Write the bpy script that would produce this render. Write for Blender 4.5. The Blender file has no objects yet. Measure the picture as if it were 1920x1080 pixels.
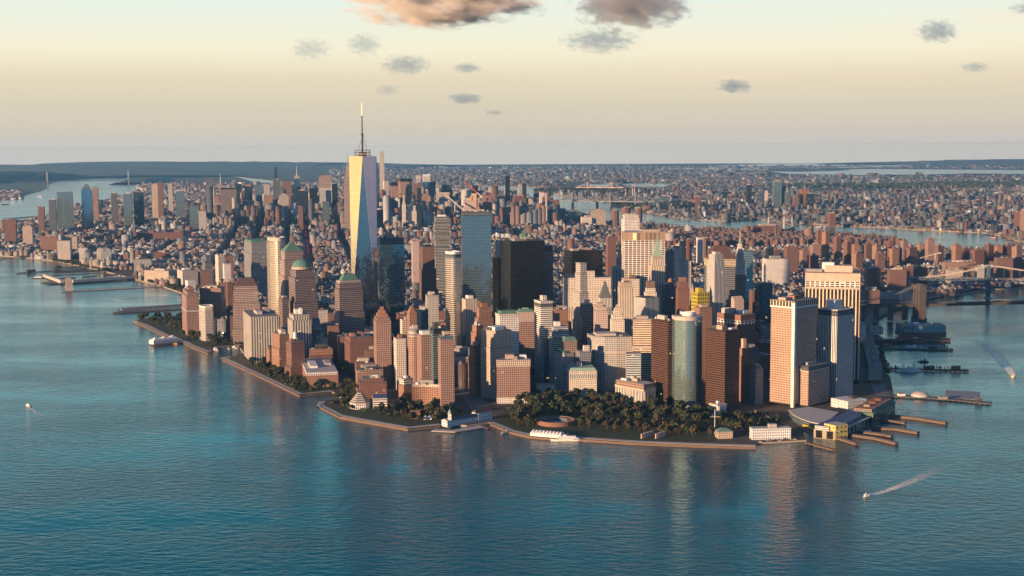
import bpy, bmesh, math, random
import numpy as np
from mathutils import Vector, Matrix
R = math.radians
SC = bpy.context.scene
COL = SC.collection
rnd = random.Random(7)

# ------------------------------------------------------------------ camera
CAMZ, PITCH, ROLL, FPX, YAW = 435.0, 0.100455, -0.00486, 2584.9, 0.6596025
fw = Vector((0, math.cos(PITCH), -math.sin(PITCH)))
rt = Vector((1, 0, 0)); up = rt.cross(fw)
RT = rt * math.cos(ROLL) + up * math.sin(ROLL)
UP = -rt * math.sin(ROLL) + up * math.cos(ROLL)
cd = bpy.data.cameras.new('camera'); cam = bpy.data.objects.new('camera', cd); COL.objects.link(cam)
cam.matrix_world = Matrix(((RT.x, UP.x, -fw.x, 0), (RT.y, UP.y, -fw.y, 0), (RT.z, UP.z, -fw.z, CAMZ), (0, 0, 0, 1)))
cd.sensor_width = 36; cd.lens = FPX / 1920 * 36; cd.clip_start = 5; cd.clip_end = 300000
SC.camera = cam

# ------------------------------------------------------------------ light
SUN_EL, SUN_AZ = 8.0, 229.0            # azimuth clockwise from the viewing direction
sun_dir = Vector((math.sin(R(SUN_AZ)) * math.cos(R(SUN_EL)), math.cos(R(SUN_AZ)) * math.cos(R(SUN_EL)), math.sin(R(SUN_EL))))
sl = bpy.data.lights.new('sun', 'SUN'); sl.energy = 5.0; sl.angle = R(0.5); sl.color = (1.0, 0.57, 0.29)
so = bpy.data.objects.new('sun', sl); COL.objects.link(so)
so.rotation_euler = (-sun_dir).to_track_quat('-Z', 'Y').to_euler()
W = bpy.data.worlds.new("World"); SC.world = W; W.use_nodes = True
nt = W.node_tree; nt.nodes.clear()
def nd(t, ty, **k):
    n = t.nodes.new(ty)
    for a, b in k.items(): setattr(n, a, b)
    return n
def mth(t, op, a, b=None, clamp=False):
    n = t.nodes.new('ShaderNodeMath'); n.operation = op; n.use_clamp = clamp
    for i, x in enumerate((a, b)):
        if x is None: continue
        if isinstance(x, (int, float)): n.inputs[i].default_value = x
        else: t.links.new(x, n.inputs[i])
    return n.outputs[0]
def mixc(t, f, a, b, bt='MIX'):
    n = t.nodes.new('ShaderNodeMix'); n.data_type = 'RGBA'; n.blend_type = bt; n.clamp_factor = True
    for i, x in ((0, f), (6, a), (7, b)):
        if isinstance(x, (int, float)): n.inputs[i].default_value = x
        elif isinstance(x, tuple): n.inputs[i].default_value = (*x, 1)[:4]
        else: t.links.new(x, n.inputs[i])
    return n.outputs[2]
sky = nd(nt, 'ShaderNodeTexSky', sky_type='NISHITA', sun_disc=False)
sky.sun_elevation = R(SUN_EL); sky.sun_rotation = R(SUN_AZ); sky.altitude = 400; sky.air_density = 1.2; sky.dust_density = 2.0
tc = nd(nt, 'ShaderNodeTexCoord')
sep = nd(nt, 'ShaderNodeSeparateXYZ'); nt.links.new(tc.outputs['Generated'], sep.inputs[0])
zc = mth(nt, 'MAXIMUM', sep.outputs[2], 0.0)
cr = nd(nt, 'ShaderNodeValToRGB'); cr.color_ramp.interpolation = 'LINEAR'
nt.links.new(mth(nt, 'SQRT', zc), cr.inputs[0])
stops = [(0, (0.598, 0.497, 0.385)), (0.055, (0.581, 0.481, 0.372)), (0.078, (0.426, 0.380, 0.325)), (0.11, (0.383, 0.337, 0.278)), (0.176, (0.388, 0.344, 0.265)), (0.224, (0.435, 0.374, 0.272)), (0.263, (0.502, 0.464, 0.349)), (0.298, (0.462, 0.473, 0.394)), (0.326, (0.431, 0.478, 0.433)), (0.345, (0.352, 0.566, 0.551)), (0.4, (0.184, 0.505, 0.535)), (0.46, (0.054, 0.321, 0.406)), (0.55, (0.005, 0.131, 0.234)), (0.7, (0.002, 0.050, 0.135)), (1, (0.002, 0.027, 0.090))]
els = cr.color_ramp.elements
while len(els) < len(stops): els.new(.5)
for e, (p, c) in zip(els, stops): e.position = p; e.color = (*c, 1)
# warm western glow, set left of the sun so glass facets reflect gold
sh = Vector((math.sin(R(252)), math.cos(R(252)), 0))
dt = nd(nt, 'ShaderNodeVectorMath', operation='DOT_PRODUCT'); nt.links.new(tc.outputs['Generated'], dt.inputs[0]); dt.inputs[1].default_value = sh
wst = mth(nt, 'POWER', mth(nt, 'MAXIMUM', dt.outputs['Value'], 0.0), 4.0)
low = mth(nt, 'POWER', 2.718, mth(nt, 'MULTIPLY', zc, -6.0))
bk = nd(nt, 'ShaderNodeMapRange', interpolation_type='SMOOTHSTEP'); bk.inputs[1].default_value = .86; bk.inputs[2].default_value = .1; nt.links.new(sep.outputs[1], bk.inputs[0])
# the low sky away from the sunset is a dim blue
rgt = nd(nt, 'ShaderNodeMapRange', interpolation_type='SMOOTHSTEP'); rgt.inputs[1].default_value = .2; rgt.inputs[2].default_value = 1.; nt.links.new(sep.outputs[0], rgt.inputs[0])
lowd = nd(nt, 'ShaderNodeMapRange', interpolation_type='SMOOTHSTEP'); lowd.inputs[1].default_value = .55; lowd.inputs[2].default_value = .2; nt.links.new(zc, lowd.inputs[0])
dusk = mixc(nt, mth(nt, 'MULTIPLY', bk.outputs[0], lowd.outputs[0]), cr.outputs[0], mixc(nt, rgt.outputs[0], (.012, .13, .26), (.19, .165, .235)))
glow = mixc(nt, mth(nt, 'MULTIPLY', wst, low), dusk, (2.0, 1.1, .27))
# thin peach cirrus sheets low in the sky
mp = nd(nt, 'ShaderNodeMapping'); mp.inputs['Scale'].default_value = (3.2, 3.2, 60); nt.links.new(tc.outputs['Generated'], mp.inputs[0])
nz = nd(nt, 'ShaderNodeTexNoise'); nz.inputs['Scale'].default_value = 1.6; nz.inputs['Detail'].default_value = 6; nz.inputs['Distortion'].default_value = .5
nt.links.new(mp.outputs[0], nz.inputs['Vector'])
cm = nd(nt, 'ShaderNodeMapRange'); cm.inputs[1].default_value = .47; cm.inputs[2].default_value = .72; nt.links.new(nz.outputs[0], cm.inputs[0])
band = nd(nt, 'ShaderNodeMapRange', interpolation_type='SMOOTHSTEP'); band.inputs[1].default_value = .028; band.inputs[2].default_value = .055; nt.links.new(zc, band.inputs[0])
right = nd(nt, 'ShaderNodeMapRange', interpolation_type='SMOOTHSTEP'); right.inputs[1].default_value = -.08; right.inputs[2].default_value = .2; nt.links.new(sep.outputs[0], right.inputs[0])
cf = mth(nt, 'MULTIPLY', mth(nt, 'MULTIPLY', cm.outputs[0], band.outputs[0]), mth(nt, 'MULTIPLY', right.outputs[0], .55))
skc = mixc(nt, cf, glow, (.51, .425, .335))
ten = nd(nt, 'ShaderNodeVectorMath', operation='SCALE'); ten.inputs['Scale'].default_value = 10.0; nt.links.new(skc, ten.inputs[0])
fin = mixc(nt, .975, sky.outputs[0], ten.outputs[0])
bg = nd(nt, 'ShaderNodeBackground'); bg.inputs['Strength'].default_value = .1; nt.links.new(fin, bg.inputs[0])
nt.links.new(bg.outputs[0], nd(nt, 'ShaderNodeOutputWorld').inputs[0])
vs = SC.view_settings; vs.view_transform = 'Standard'; vs.look = 'None'; vs.exposure = 0.95; vs.gamma = 1; vs.use_curve_mapping = False
cy = SC.cycles; cy.max_bounces = 5; cy.diffuse_bounces = 1; cy.glossy_bounces = 3; cy.volume_bounces = 2; cy.transparent_max_bounces = 6
cy.sample_clamp_indirect = .5; cy.caustics_reflective = False; cy.caustics_refractive = False; cy.volume_max_steps = 128
cy.use_denoising = True; cy.denoiser = 'OPENIMAGEDENOISE'; cy.denoising_prefilter = 'ACCURATE'

# ------------------------------------------------------------------ projection helpers (photo pixel <-> place)
def ray(u, v):
    return fw + RT * ((u - 960) / FPX) + UP * ((540 - v) / FPX)
def G(u, v, z=2.5):                     # the point of the level plane z seen at this pixel
    d = ray(u, v); t = (z - CAMZ) / d.z
    return Vector((d.x * t, d.y * t, z))
def GV(u, v, Y):                        # the point at forward distance Y
    d = ray(u, v); t = Y / d.y
    return Vector((d.x * t, Y, CAMZ + d.z * t))
def PX(p):
    d = Vector(p) - Vector((0, 0, CAMZ)); z = d.dot(fw)
    return 960 + FPX * d.dot(RT) / z, 540 - FPX * d.dot(UP) / z
def GEO(la, lo, z=2.5):
    e = (lo + 74.0155) * 84400 + 1480.87; n = (la - 40.7005) * 111050 + 1331.36
    c, s = math.cos(YAW), math.sin(YAW)
    return Vector((e * c - n * s, e * s + n * c, z))
def inpoly(x, y, P):
    ins = False; j = len(P) - 1
    for i in range(len(P)):
        if (P[i][1] > y) != (P[j][1] > y) and x < (P[j][0] - P[i][0]) * (y - P[i][1]) / (P[j][1] - P[i][1]) + P[i][0]: ins = not ins
        j = i
    return ins

# ------------------------------------------------------------------ materials
MATS = {}
def newmat(key):
    m = bpy.data.materials.new(key); m.use_nodes = True
    t = m.node_tree; t.nodes.clear()
    o = nd(t, 'ShaderNodeOutputMaterial'); b = nd(t, 'ShaderNodeBsdfPrincipled'); t.links.new(b.outputs[0], o.inputs[0])
    MATS[key] = m
    return m, t, b
def plain(key, c, rough=.8, metal=0, var=.25, scale=.08):
    m, t, b = newmat(key)
    tcn = nd(t, 'ShaderNodeTexCoord'); n = nd(t, 'ShaderNodeTexNoise'); n.inputs['Scale'].default_value = scale; n.inputs['Detail'].default_value = 5
    t.links.new(tcn.outputs['Object'], n.inputs['Vector'])
    f = mth(t, 'ADD', mth(t, 'MULTIPLY', n.outputs[0], 2 * var), 1 - var)
    s = nd(t, 'ShaderNodeVectorMath', operation='SCALE'); s.inputs[0].default_value = (c[0] * .93, c[1], c[2] * 1.12); t.links.new(f, s.inputs['Scale'])
    t.links.new(s.outputs[0], b.inputs['Base Color'])
    b.inputs['Roughness'].default_value = rough; b.inputs['Metallic'].default_value = metal
    return m
STY = {}
def fac(key, wall, glass=(.03, .045, .06), bay=3.4, fl=3.8, fx=.5, fy=.55, metal=0., rough=.15, lit=.0025, gv=None, attr=False, wmetal=0., wrough=.8):
    m, t, b = newmat(key); STY[key] = (bay, fl); wall = (wall[0] * .88, wall[1] * 1.02, wall[2] * 1.25)
    uv = nd(t, 'ShaderNodeUVMap'); sp = nd(t, 'ShaderNodeSeparateXYZ'); t.links.new(uv.outputs[0], sp.inputs[0])
    ms = []
    for i, f in ((0, fx), (1, fy)):
        ms.append(mth(t, 'LESS_THAN', mth(t, 'ABSOLUTE', mth(t, 'SUBTRACT', mth(t, 'FRACT', sp.outputs[i]), .5)), f / 2))
    mk = mth(t, 'MULTIPLY', ms[0], ms[1])
    oi = nd(t, 'ShaderNodeObjectInfo')
    cb = nd(t, 'ShaderNodeCombineXYZ')
    t.links.new(mth(t, 'FLOOR', sp.outputs[0]), cb.inputs[0]); t.links.new(mth(t, 'FLOOR', sp.outputs[1]), cb.inputs[1]); t.links.new(oi.outputs['Random'], cb.inputs[2])
    wn = nd(t, 'ShaderNodeTexWhiteNoise', noise_dimensions='3D'); t.links.new(cb.outputs[0], wn.inputs['Vector'])
    gs = nd(t, 'ShaderNodeVectorMath', operation='SCALE'); gs.inputs[0].default_value = glass
    t.links.new(mth(t, 'ADD', mth(t, 'MULTIPLY', mth(t, 'POWER', wn.outputs[0], 2.0), .9 if metal < .8 else .10), .65 if metal < .8 else .95), gs.inputs['Scale'])
    tcn = nd(t, 'ShaderNodeTexCoord'); n = nd(t, 'ShaderNodeTexNoise'); n.inputs['Scale'].default_value = .05; n.inputs['Detail'].default_value = 6
    t.links.new(tcn.outputs['Object'], n.inputs['Vector'])
    wf = mth(t, 'ADD', mth(t, 'MULTIPLY', n.outputs[0], .5), .75)
    ws = nd(t, 'ShaderNodeVectorMath', operation='SCALE'); t.links.new(wf, ws.inputs['Scale'])
    if attr:
        at = nd(t, 'ShaderNodeAttribute', attribute_name='Col'); t.links.new(at.outputs['Color'], ws.inputs[0])
    else: ws.inputs[0].default_value = wall
    t.links.new(mixc(t, mk, ws.outputs[0], gs.outputs[0]), b.inputs['Base Color'])
    t.links.new(mth(t, 'ADD', mth(t, 'MULTIPLY', mk, rough - wrough), wrough), b.inputs['Roughness'])
    t.links.new(mth(t, 'ADD', mth(t, 'MULTIPLY', mk, metal - wmetal), wmetal), b.inputs['Metallic'])
    if metal >= .5:                                               # panes hang a little out of true
        ge_ = nd(t, 'ShaderNodeNewGeometry'); pv_ = nd(t, 'ShaderNodeVectorMath', operation='SUBTRACT'); t.links.new(wn.outputs['Color'], pv_.inputs[0]); pv_.inputs[1].default_value = (.5, .5, .5)
        ps_ = nd(t, 'ShaderNodeVectorMath', operation='SCALE'); ps_.inputs['Scale'].default_value = .022; t.links.new(pv_.outputs[0], ps_.inputs[0])
        pa_ = nd(t, 'ShaderNodeVectorMath', operation='ADD'); t.links.new(ge_.outputs['Normal'], pa_.inputs[0]); t.links.new(ps_.outputs[0], pa_.inputs[1])
        pn_ = nd(t, 'ShaderNodeVectorMath', operation='NORMALIZE'); t.links.new(pa_.outputs[0], pn_.inputs[0]); t.links.new(pn_.outputs[0], b.inputs['Normal'])
    if lit:
        b.inputs['Emission Color'].default_value = (1, .62, .25, 1)
        t.links.new(mth(t, 'MULTIPLY', mth(t, 'MULTIPLY', mk, mth(t, 'GREATER_THAN', wn.outputs[0], 1 - lit)), .5), b.inputs['Emission Strength'])
    return m
BL = (.025, .035, .045)
fac('tan', (.56, .44, .33)); fac('tan_dark', (.33, .24, .18)); fac('cream', (.70, .60, .48), fx=.45, fy=.5); fac('cream_strip', (.70, .59, .46), fx=.42, fy=.93, bay=3.6)
fac('white', (.76, .70, .62), fx=.5, fy=.5); fac('white_band', (.76, .68, .58), fx=1., fy=.4, fl=3.8); fac('pale', (.50, .46, .41), fx=.5, fy=.6, bay=3.0)
fac('brick', (.22, .105, .08), fx=.5, fy=.55); fac('brick_orange', (.36, .19, .125), fx=.46, fy=.55); fac('brick_brown', (.20, .11, .085), fx=.45, fy=.5)
fac('brick_pink', (.36, .22, .17), fx=.52, fy=.56); fac('grey', (.27, .27, .27), fx=.55, fy=.55); fac('grey_band', (.25, .25, .25), fx=1., fy=.5); fac('grey_dark', (.12, .12, .13), fx=.6, fy=.6)
fac('slate', (.16, .18, .20), (.05, .08, .10), fx=.85, fy=.6, metal=.5)
fac('black', (.006, .008, .011), (.006, .009, .014), bay=4, fl=3.9, fx=.86, fy=.72, rough=.25, lit=0); fac('brown_glass', (.10, .055, .04), (.05, .025, .02), fx=.86, fy=.55, rough=.2, metal=.4)
fac('granite', (.40, .30, .25), (.05, .05, .07), bay=3.2, fl=3.7, fx=.62, fy=.52, metal=.4); fac('granite_glass', (.30, .23, .21), (.06, .07, .09), bay=3.2, fl=3.7, fx=.82, fy=.62, metal=.55)
fac('blue_glass', (.10, .16, .18), (.30, .46, .52), bay=3.0, fl=4.0, fx=.95, fy=.84, metal=.92, rough=.07, lit=0); fac('dark_glass', (.035, .05, .06), (.07, .12, .15), bay=3, fl=4, fx=.94, fy=.8, metal=.85, rough=.08, lit=.004)
fac('sky_glass', (.34, .36, .38), (.68, .65, .62), bay=1.6, fl=8.0, fx=.97, fy=.86, metal=1., rough=.05, lit=0, wmetal=1., wrough=.2)
fac('gold_glass', (.55, .46, .34), (.50, .52, .50), bay=1.6, fl=4.1, fx=.95, fy=.72, metal=.9, rough=.16, lit=0)
fac('teal_glass', (.20, .26, .26), (.20, .36, .40), bay=2.6, fl=3.8, fx=.93, fy=.76, metal=.85, rough=.1); fac('curve_glass', (.16, .24, .24), (.34, .50, .53), bay=2.2, fl=3.7, fx=.96, fy=.88, metal=.8, rough=.1, lit=0)
fac('balcony', (.42, .38, .34), (.08, .14, .18), bay=9, fl=4.2, fx=.97, fy=.62, metal=.6, rough=.12); fac('piers', (.74, .58, .40), (.022, .018, .018), bay=6.4, fl=3.8, fx=.66, fy=1., rough=.3, lit=.004)
fac('slabs', (.74, .70, .63), (.03, .045, .055), bay=3.2, fl=3.9, fx=.52, fy=1., rough=.25); fac('waffle', (.50, .33, .23), (.03, .03, .035), bay=3.1, fl=3.9, fx=.52, fy=.5)
fac('grid_white', (.80, .70, .58), (.03, .035, .04), bay=8.6, fl=4.1, fx=.78, fy=.6, metal=.2); fac('louvre', (.44, .34, .27), (.30, .23, .18), bay=8.6, fl=40, fx=.86, fy=.9)
fac('yellow', (.46, .37, .03), (.02, .03, .03), bay=5, fl=7, fx=.5, fy=.62); fac('band_gold', (.78, .62, .44), (.20, .15, .10), fx=1., fy=.5, fl=3.9, metal=.5, rough=.25); fac('pale_band', (.55, .56, .53), (.05, .09, .10), fx=1., fy=.5, fl=3.9)
fac('attr', (0, 0, 0), bay=3.6, fl=3.6, fx=.45, fy=.5, attr=True, lit=.004); fac('balc_white', (.55, .50, .43), (.05, .055, .05), bay=5.2, fl=2.9, fx=.45, fy=.9, metal=.2); fac('ring_band', (.5, .45, .4), (.05, .06, .07), bay=3.5, fl=8, fx=.6, fy=.5)
fac('pink_concrete', (.5, .38, .33), fx=.35, fy=.4); fac('arcade', (.12, .15, .11), (.015, .02, .025), bay=12, fl=13, fx=.55, fy=.7, lit=0); fac('white_low', (.72, .72, .68), (.05, .06, .07), bay=3.2, fl=4.2, fx=.4, fy=.5, lit=0)
m, t, b = newmat('attr_roof'); at = nd(t, 'ShaderNodeAttribute', attribute_name='Col'); t.links.new(at.outputs['Color'], b.inputs['Base Color']); b.inputs['Roughness'].default_value = .85
for k, c in dict(roof_grey=(.17, .18, .19), roof_dark=(.06, .065, .07), roof_pale=(.42, .42, .41), roof_tan=(.30, .25, .20), copper=(.09, .21, .17), copper_pale=(.24, .38, .32), slate_roof=(.10, .12, .14), brown_roof=(.09, .055, .055),
                 mech=(.28, .28, .28), mech_tan=(.42, .34, .27), concrete=(.45, .42, .38), white_paint=(.75, .74, .70), steel=(.22, .24, .26), dark_steel=(.06, .065, .07), rust=(.24, .11, .06), gold=(.75, .55, .22),
                 red_paint=(.30, .05, .04), yellow_paint=(.52, .38, .04), orange_paint=(.62, .25, .05), stone=(.36, .31, .26), brickwork=(.22, .12, .09), wood=(.14, .085, .055), pier_deck=(.11, .10, .09), black_paint=(.02, .02, .022),
                 blue_steel=(.06, .11, .15), bark=(.05, .035, .025), tent=(.82, .80, .76), blue_roof=(.05, .08, .20), terra=(.28, .15, .10), lawn=(.030, .048, .018), asphalt=(.12, .125, .13), navy=(.03, .05, .09), shaded_stone=(.085, .075, .068), pink_stone=(.55, .40, .32), brown_stone=(.17, .12, .09)).items():  # bridge tower stone is darkened to stand for its shade
    plain(k, c, rough=.35 if k in ('gold', 'white_paint', 'yellow_paint') else .8, metal=.7 if k == 'gold' else 0)

# ------------------------------------------------------------------ mesh builder
class MB:
    def __init__(s): s.v = []; s.f = []; s.uv = []; s.m = []
    def face(s, pts, uvs=None, mi=0):
        i = len(s.v); s.v += [tuple(p) for p in pts]; s.f.append(tuple(range(i, i + len(pts)))); s.m.append(mi)
        s.uv += uvs or [(p[0] * .3, p[1] * .3) for p in pts]
    def walls(s, P, z0, z1, sty='tan', mi=0, Q=None):
        bay, fl = STY.get(sty, (3.5, 3.8)); n = len(P); Q = Q or P; nv = max(1, round((z1 - z0) / fl)); u0 = 0
        for i in range(n):
            a, b_ = P[i], P[(i + 1) % n]; c, d = Q[(i + 1) % n], Q[i]
            L = math.hypot(b_[0] - a[0], b_[1] - a[1])
            nu = max(1, round(L / bay)) if n < 9 else L / bay
            s.face([(*a, z0), (*b_, z0), (*c, z1), (*d, z1)], [(u0, 0), (u0 + nu, 0), (u0 + nu, nv), (u0, nv)], mi); u0 += nu
    def cap(s, P, z, mi=0, flip=False):
        q = [(*p, z) for p in P]; s.face(q[::-1] if flip else q, None, mi)
    def prism(s, P, z0, z1, sty='tan', mi=0, mt=None, Q=None):
        s.walls(P, z0, z1, sty, mi, Q); s.cap(Q or P, z1, mi if mt is None else mt)
    def box(s, x0, x1, y0, y1, z0, z1, mi=0, sty='tan'):
        s.prism([(x0, y0), (x1, y0), (x1, y1), (x0, y1)], z0, z1, sty, mi); s.cap([(x0, y0), (x1, y0), (x1, y1), (x0, y1)], z0, mi, True)
    def lathe(s, prof, n=16, cx=0, cy=0, mi=0):
        for (r0, z0), (r1, z1) in zip(prof, prof[1:]):
            for k in range(n):
                a, b_ = 2 * math.pi * k / n, 2 * math.pi * (k + 1) / n
                q = [(cx + r0 * math.cos(a), cy + r0 * math.sin(a), z0), (cx + r0 * math.cos(b_), cy + r0 * math.sin(b_), z0), (cx + r1 * math.cos(b_), cy + r1 * math.sin(b_), z1), (cx + r1 * math.cos(a), cy + r1 * math.sin(a), z1)]
                if r1 < 1e-6: q = q[:3]
                elif r0 < 1e-6: q = [q[0], q[2], q[3]]
                s.face(q, None, mi)
    def tube(s, pts, r, n=5, mi=0):
        pts = [Vector(p) for p in pts]; rings = []
        for i, p in enumerate(pts):
            d = (pts[min(i + 1, len(pts) - 1)] - pts[max(i - 1, 0)]).normalized()
            a = d.cross(Vector((0, 0, 1)) if abs(d.z) < .95 else Vector((1, 0, 0))).normalized(); c = d.cross(a)
            rings.append([p + (a * math.cos(6.2832 * k / n) + c * math.sin(6.2832 * k / n)) * r for k in range(n)])
        for A, B in zip(rings, rings[1:]):
            for k in range(n): s.face([A[k], A[(k + 1) % n], B[(k + 1) % n], B[k]], None, mi)
        s.face(rings[0], None, mi); s.face(rings[-1][::-1], None, mi)
    def build(s, name, mats, parent=None, smooth=False):
        me = bpy.data.meshes.new(name); me.from_pydata(s.v, [], s.f)
        for k in ([mats] if isinstance(mats, str) else mats): me.materials.append(MATS[k])
        me.polygons.foreach_set('material_index', s.m)
        ul = me.uv_layers.new(name='UVMap'); ul.data.foreach_set('uv', [c for p in s.uv for c in p])
        if smooth: me.polygons.foreach_set('use_smooth', [True] * len(s.f))
        me.update(); o = bpy.data.objects.new(name, me); COL.objects.link(o)
        if parent: o.parent = parent
        return o
def tag(o, label=None, cat=None, group=None, kind=None):
    for k, x in (('label', label), ('category', cat), ('group', group), ('kind', kind)):
        if x: o[k] = x
    return o
def thing(name, label, cat, loc=(0, 0, 0), rz=0, group=None):
    o = bpy.data.objects.new(name, None); COL.objects.link(o); o.location = loc; o.rotation_euler = (0, 0, rz); o.empty_display_size = 10
    return tag(o, label, cat, group)
def rect(w, d, cx=0, cy=0): return [(cx - w / 2, cy - d / 2), (cx + w / 2, cy - d / 2), (cx + w / 2, cy + d / 2), (cx - w / 2, cy + d / 2)]
def ngon(rx, ry, n=24, a0=0): return [(rx * math.cos(a0 + 6.28318 * k / n), ry * math.sin(a0 + 6.28318 * k / n)) for k in range(n)]
def rrect(w, d, r, n=4):
    P = []
    for cx, cy_, a in ((w / 2 - r, -d / 2 + r, -90), (w / 2 - r, d / 2 - r, 0), (-w / 2 + r, d / 2 - r, 90), (-w / 2 + r, -d / 2 + r, 180)):
        for k in range(n + 1): P.append((cx + r * math.cos(R(a + 90 * k / n)), cy_ + r * math.sin(R(a + 90 * k / n))))
    return P
FOOT = []           # footprints (x, y, radius) already taken
GZ = 2.5
# ------------------------------------------------------------------ setting: water and land
def mat_water():
    m, t, b = newmat('water_surface')
    tcn = nd(t, 'ShaderNodeTexCoord')
    def noise(sc, det, stretch=(1, 1, 1), rot=0):
        mpn = nd(t, 'ShaderNodeMapping'); mpn.inputs['Scale'].default_value = stretch; mpn.inputs['Rotation'].default_value = (0, 0, rot); t.links.new(tcn.outputs['Object'], mpn.inputs[0])
        n = nd(t, 'ShaderNodeTexNoise'); n.inputs['Scale'].default_value = sc; n.inputs['Detail'].default_value = det; t.links.new(mpn.outputs[0], n.inputs['Vector']); return n.outputs[0]
    big = noise(.0022, 8, (1, 2.4, 1), .35)
    mid = noise(.012, 4, (1, 2.4, 1), .5)
    w1 = noise(.055, 5, (1, 1.9, 1), .7); w2 = noise(.2, 3, (1, 1.7, 1), .4)
    h = mth(t, 'ADD', mth(t, 'MULTIPLY', w1, 1.5), mth(t, 'MULTIPLY', w2, .45))
    bp = nd(t, 'ShaderNodeBump'); bp.inputs['Distance'].default_value = 1.05
    calm = nd(t, 'ShaderNodeMapRange'); calm.inputs[1].default_value = .35; calm.inputs[2].default_value = .65; calm.inputs[3].default_value = .22; calm.inputs[4].default_value = 1.15
    t.links.new(mth(t, 'ADD', mth(t, 'MULTIPLY', big, .7), mth(t, 'MULTIPLY', mid, .3)), calm.inputs[0])
    t.links.new(calm.outputs[0], bp.inputs['Strength']); t.links.new(h, bp.inputs['Height'])
    t.links.new(bp.outputs[0], b.inputs['Normal'])
    t.links.new(mixc(t, mth(t, 'ADD', mth(t, 'MULTIPLY', big, .6), mth(t, 'MULTIPLY', mid, .4)), (.0003, .045, .085), (.0008, .095, .135)), b.inputs['Base Color'])
    t.links.new(mth(t, 'ADD', mth(t, 'MULTIPLY', big, .22), -.02), b.inputs['Roughness']); b.inputs['IOR'].default_value = 1.33
mat_water()
def sheet(name, pts, z, mat, kind='structure', skirt=None, sides='stone'):
    bm = bmesh.new(); vs_ = [bm.verts.new((p[0], p[1], z)) for p in pts]
    f = bm.faces.new(vs_); f.normal_update()
    if f.normal.z < 0: f.normal_flip()
    if skirt is not None:
        n = len(vs_); lo = [bm.verts.new((p[0], p[1], skirt)) for p in pts]
        for i in range(n):
            q = bm.faces.new((vs_[i], vs_[(i + 1) % n], lo[(i + 1) % n], lo[i])); q.material_index = 1
    bmesh.ops.triangulate(bm, faces=[f]); 
    me = bpy.data.meshes.new(name); bm.to_mesh(me); bm.free(); me.materials.append(MATS[mat]); me.materials.append(MATS[sides])
    o = bpy.data.objects.new(name, me); COL.objects.link(o); o['kind'] = kind
    return o
sheet('water', [(40000 * math.cos(6.28318 * k / 96), 40000 * math.sin(6.28318 * k / 96)) for k in range(96)], 0, 'water_surface')
def mat_land(key, cols, sc, rough=.9):
    m, t, b = newmat(key); tcn = nd(t, 'ShaderNodeTexCoord')
    n1 = nd(t, 'ShaderNodeTexNoise'); n1.inputs['Scale'].default_value = sc; n1.inputs['Detail'].default_value = 8; t.links.new(tcn.outputs['Object'], n1.inputs['Vector'])
    n2 = nd(t, 'ShaderNodeTexVoronoi'); n2.inputs['Scale'].default_value = sc * 14; t.links.new(tcn.outputs['Object'], n2.inputs['Vector'])
    r = nd(t, 'ShaderNodeValToRGB'); r.color_ramp.elements[0].position = .38; r.color_ramp.elements[1].position = .62
    r.color_ramp.elements[0].color = (*cols[0], 1); r.color_ramp.elements[1].color = (*cols[1], 1); t.links.new(n1.outputs[0], r.inputs[0])
    t.links.new(mixc(t, .4, r.outputs[0], mixc(t, mth(t, 'GREATER_THAN', n2.outputs['Color'], .72), r.outputs[0], cols[2])), b.inputs['Base Color']); b.inputs['Roughness'].default_value = rough
mat_land('city_ground', ((.045, .045, .048), (.07, .068, .066), (.12, .11, .10)), .01)
mat_land('far_ground', ((.040, .058, .055), (.075, .082, .085), (.16, .15, .15)), .0016)  # far land lightened and blued in its colour, standing for haze
mat_land('hazed_woods', ((.075, .10, .095), (.10, .125, .115), (.14, .14, .135)), .004); mat_land('headland', ((.025, .04, .032), (.04, .055, .04), (.06, .065, .055)), .004)  # distant hills get a paler colour in place of thicker haze
g = lambda u, v: tuple(G(u, v, 0)[:2])
ge = lambda la, lo: tuple(GEO(la, lo)[:2])
WEST = [(1677, 773), (1675, 738), (1669, 709), (1656, 703), (1652, 690), (1646, 670), (1640, 655), (1636, 640), (1628, 622), (1633, 604), (1645, 592), (1665, 581), (1692, 575), (1732, 570), (1780, 558), (1825, 548), (1857, 543), (1925, 541), (2030, 535)]
TIP = [(340, 550), (306, 538), (260, 526), (195, 509), (160, 501), (100, 489), (60, 485), (-20, 478), (-60, 462)]
SHORE = [(340, 592), (262, 600), (252, 604), (275, 612), (310, 630), (345, 642), (360, 650), (391, 662), (400, 652), (445, 648), (458, 664), (432, 672), (417, 673), (500, 711), (562, 741), (622, 735), (640, 748), (604, 755), (600, 762), (637, 781), (685, 790), (765, 804), (825, 798), (875, 800), (920, 794),
         (960, 810), (995, 818), (1040, 822), (1087, 823), (1190, 830), (1315, 835), (1417, 838), (1418, 833), (1512, 828), (1502, 806), (1517, 811), (1565, 823), (1590, 808), (1625, 794), (1635, 795)]
EAST = [(2030, 486), (1960, 476), (1900, 471), (1850, 472), (1787, 472), (1740, 466), (1690, 461), (1652, 457), (1590, 453), (1497, 444), (1450, 444), (1410, 447), (1370, 443), (1322, 436), (1260, 432), (1205, 429), (1140, 422), (1080, 406), (1050, 394), (1010, 378), (960, 362)]
NORTH = [(40.800, -73.928), (40.835, -73.933), (40.874, -73.911), (40.876, -73.924)]
HUD = [(40.852, -73.944), (40.818, -73.9615), (40.790, -73.981), (40.772, -73.9945), (40.757, -74.0055), (40.7475, -74.0085)]
MANH = [g(*p) for p in SHORE + WEST + EAST] + [ge(*p) for p in NORTH + HUD] + [g(*p) for p in TIP[::-1]]
sheet('ground', MANH, 2.5, 'city_ground', skirt=-1)
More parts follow.
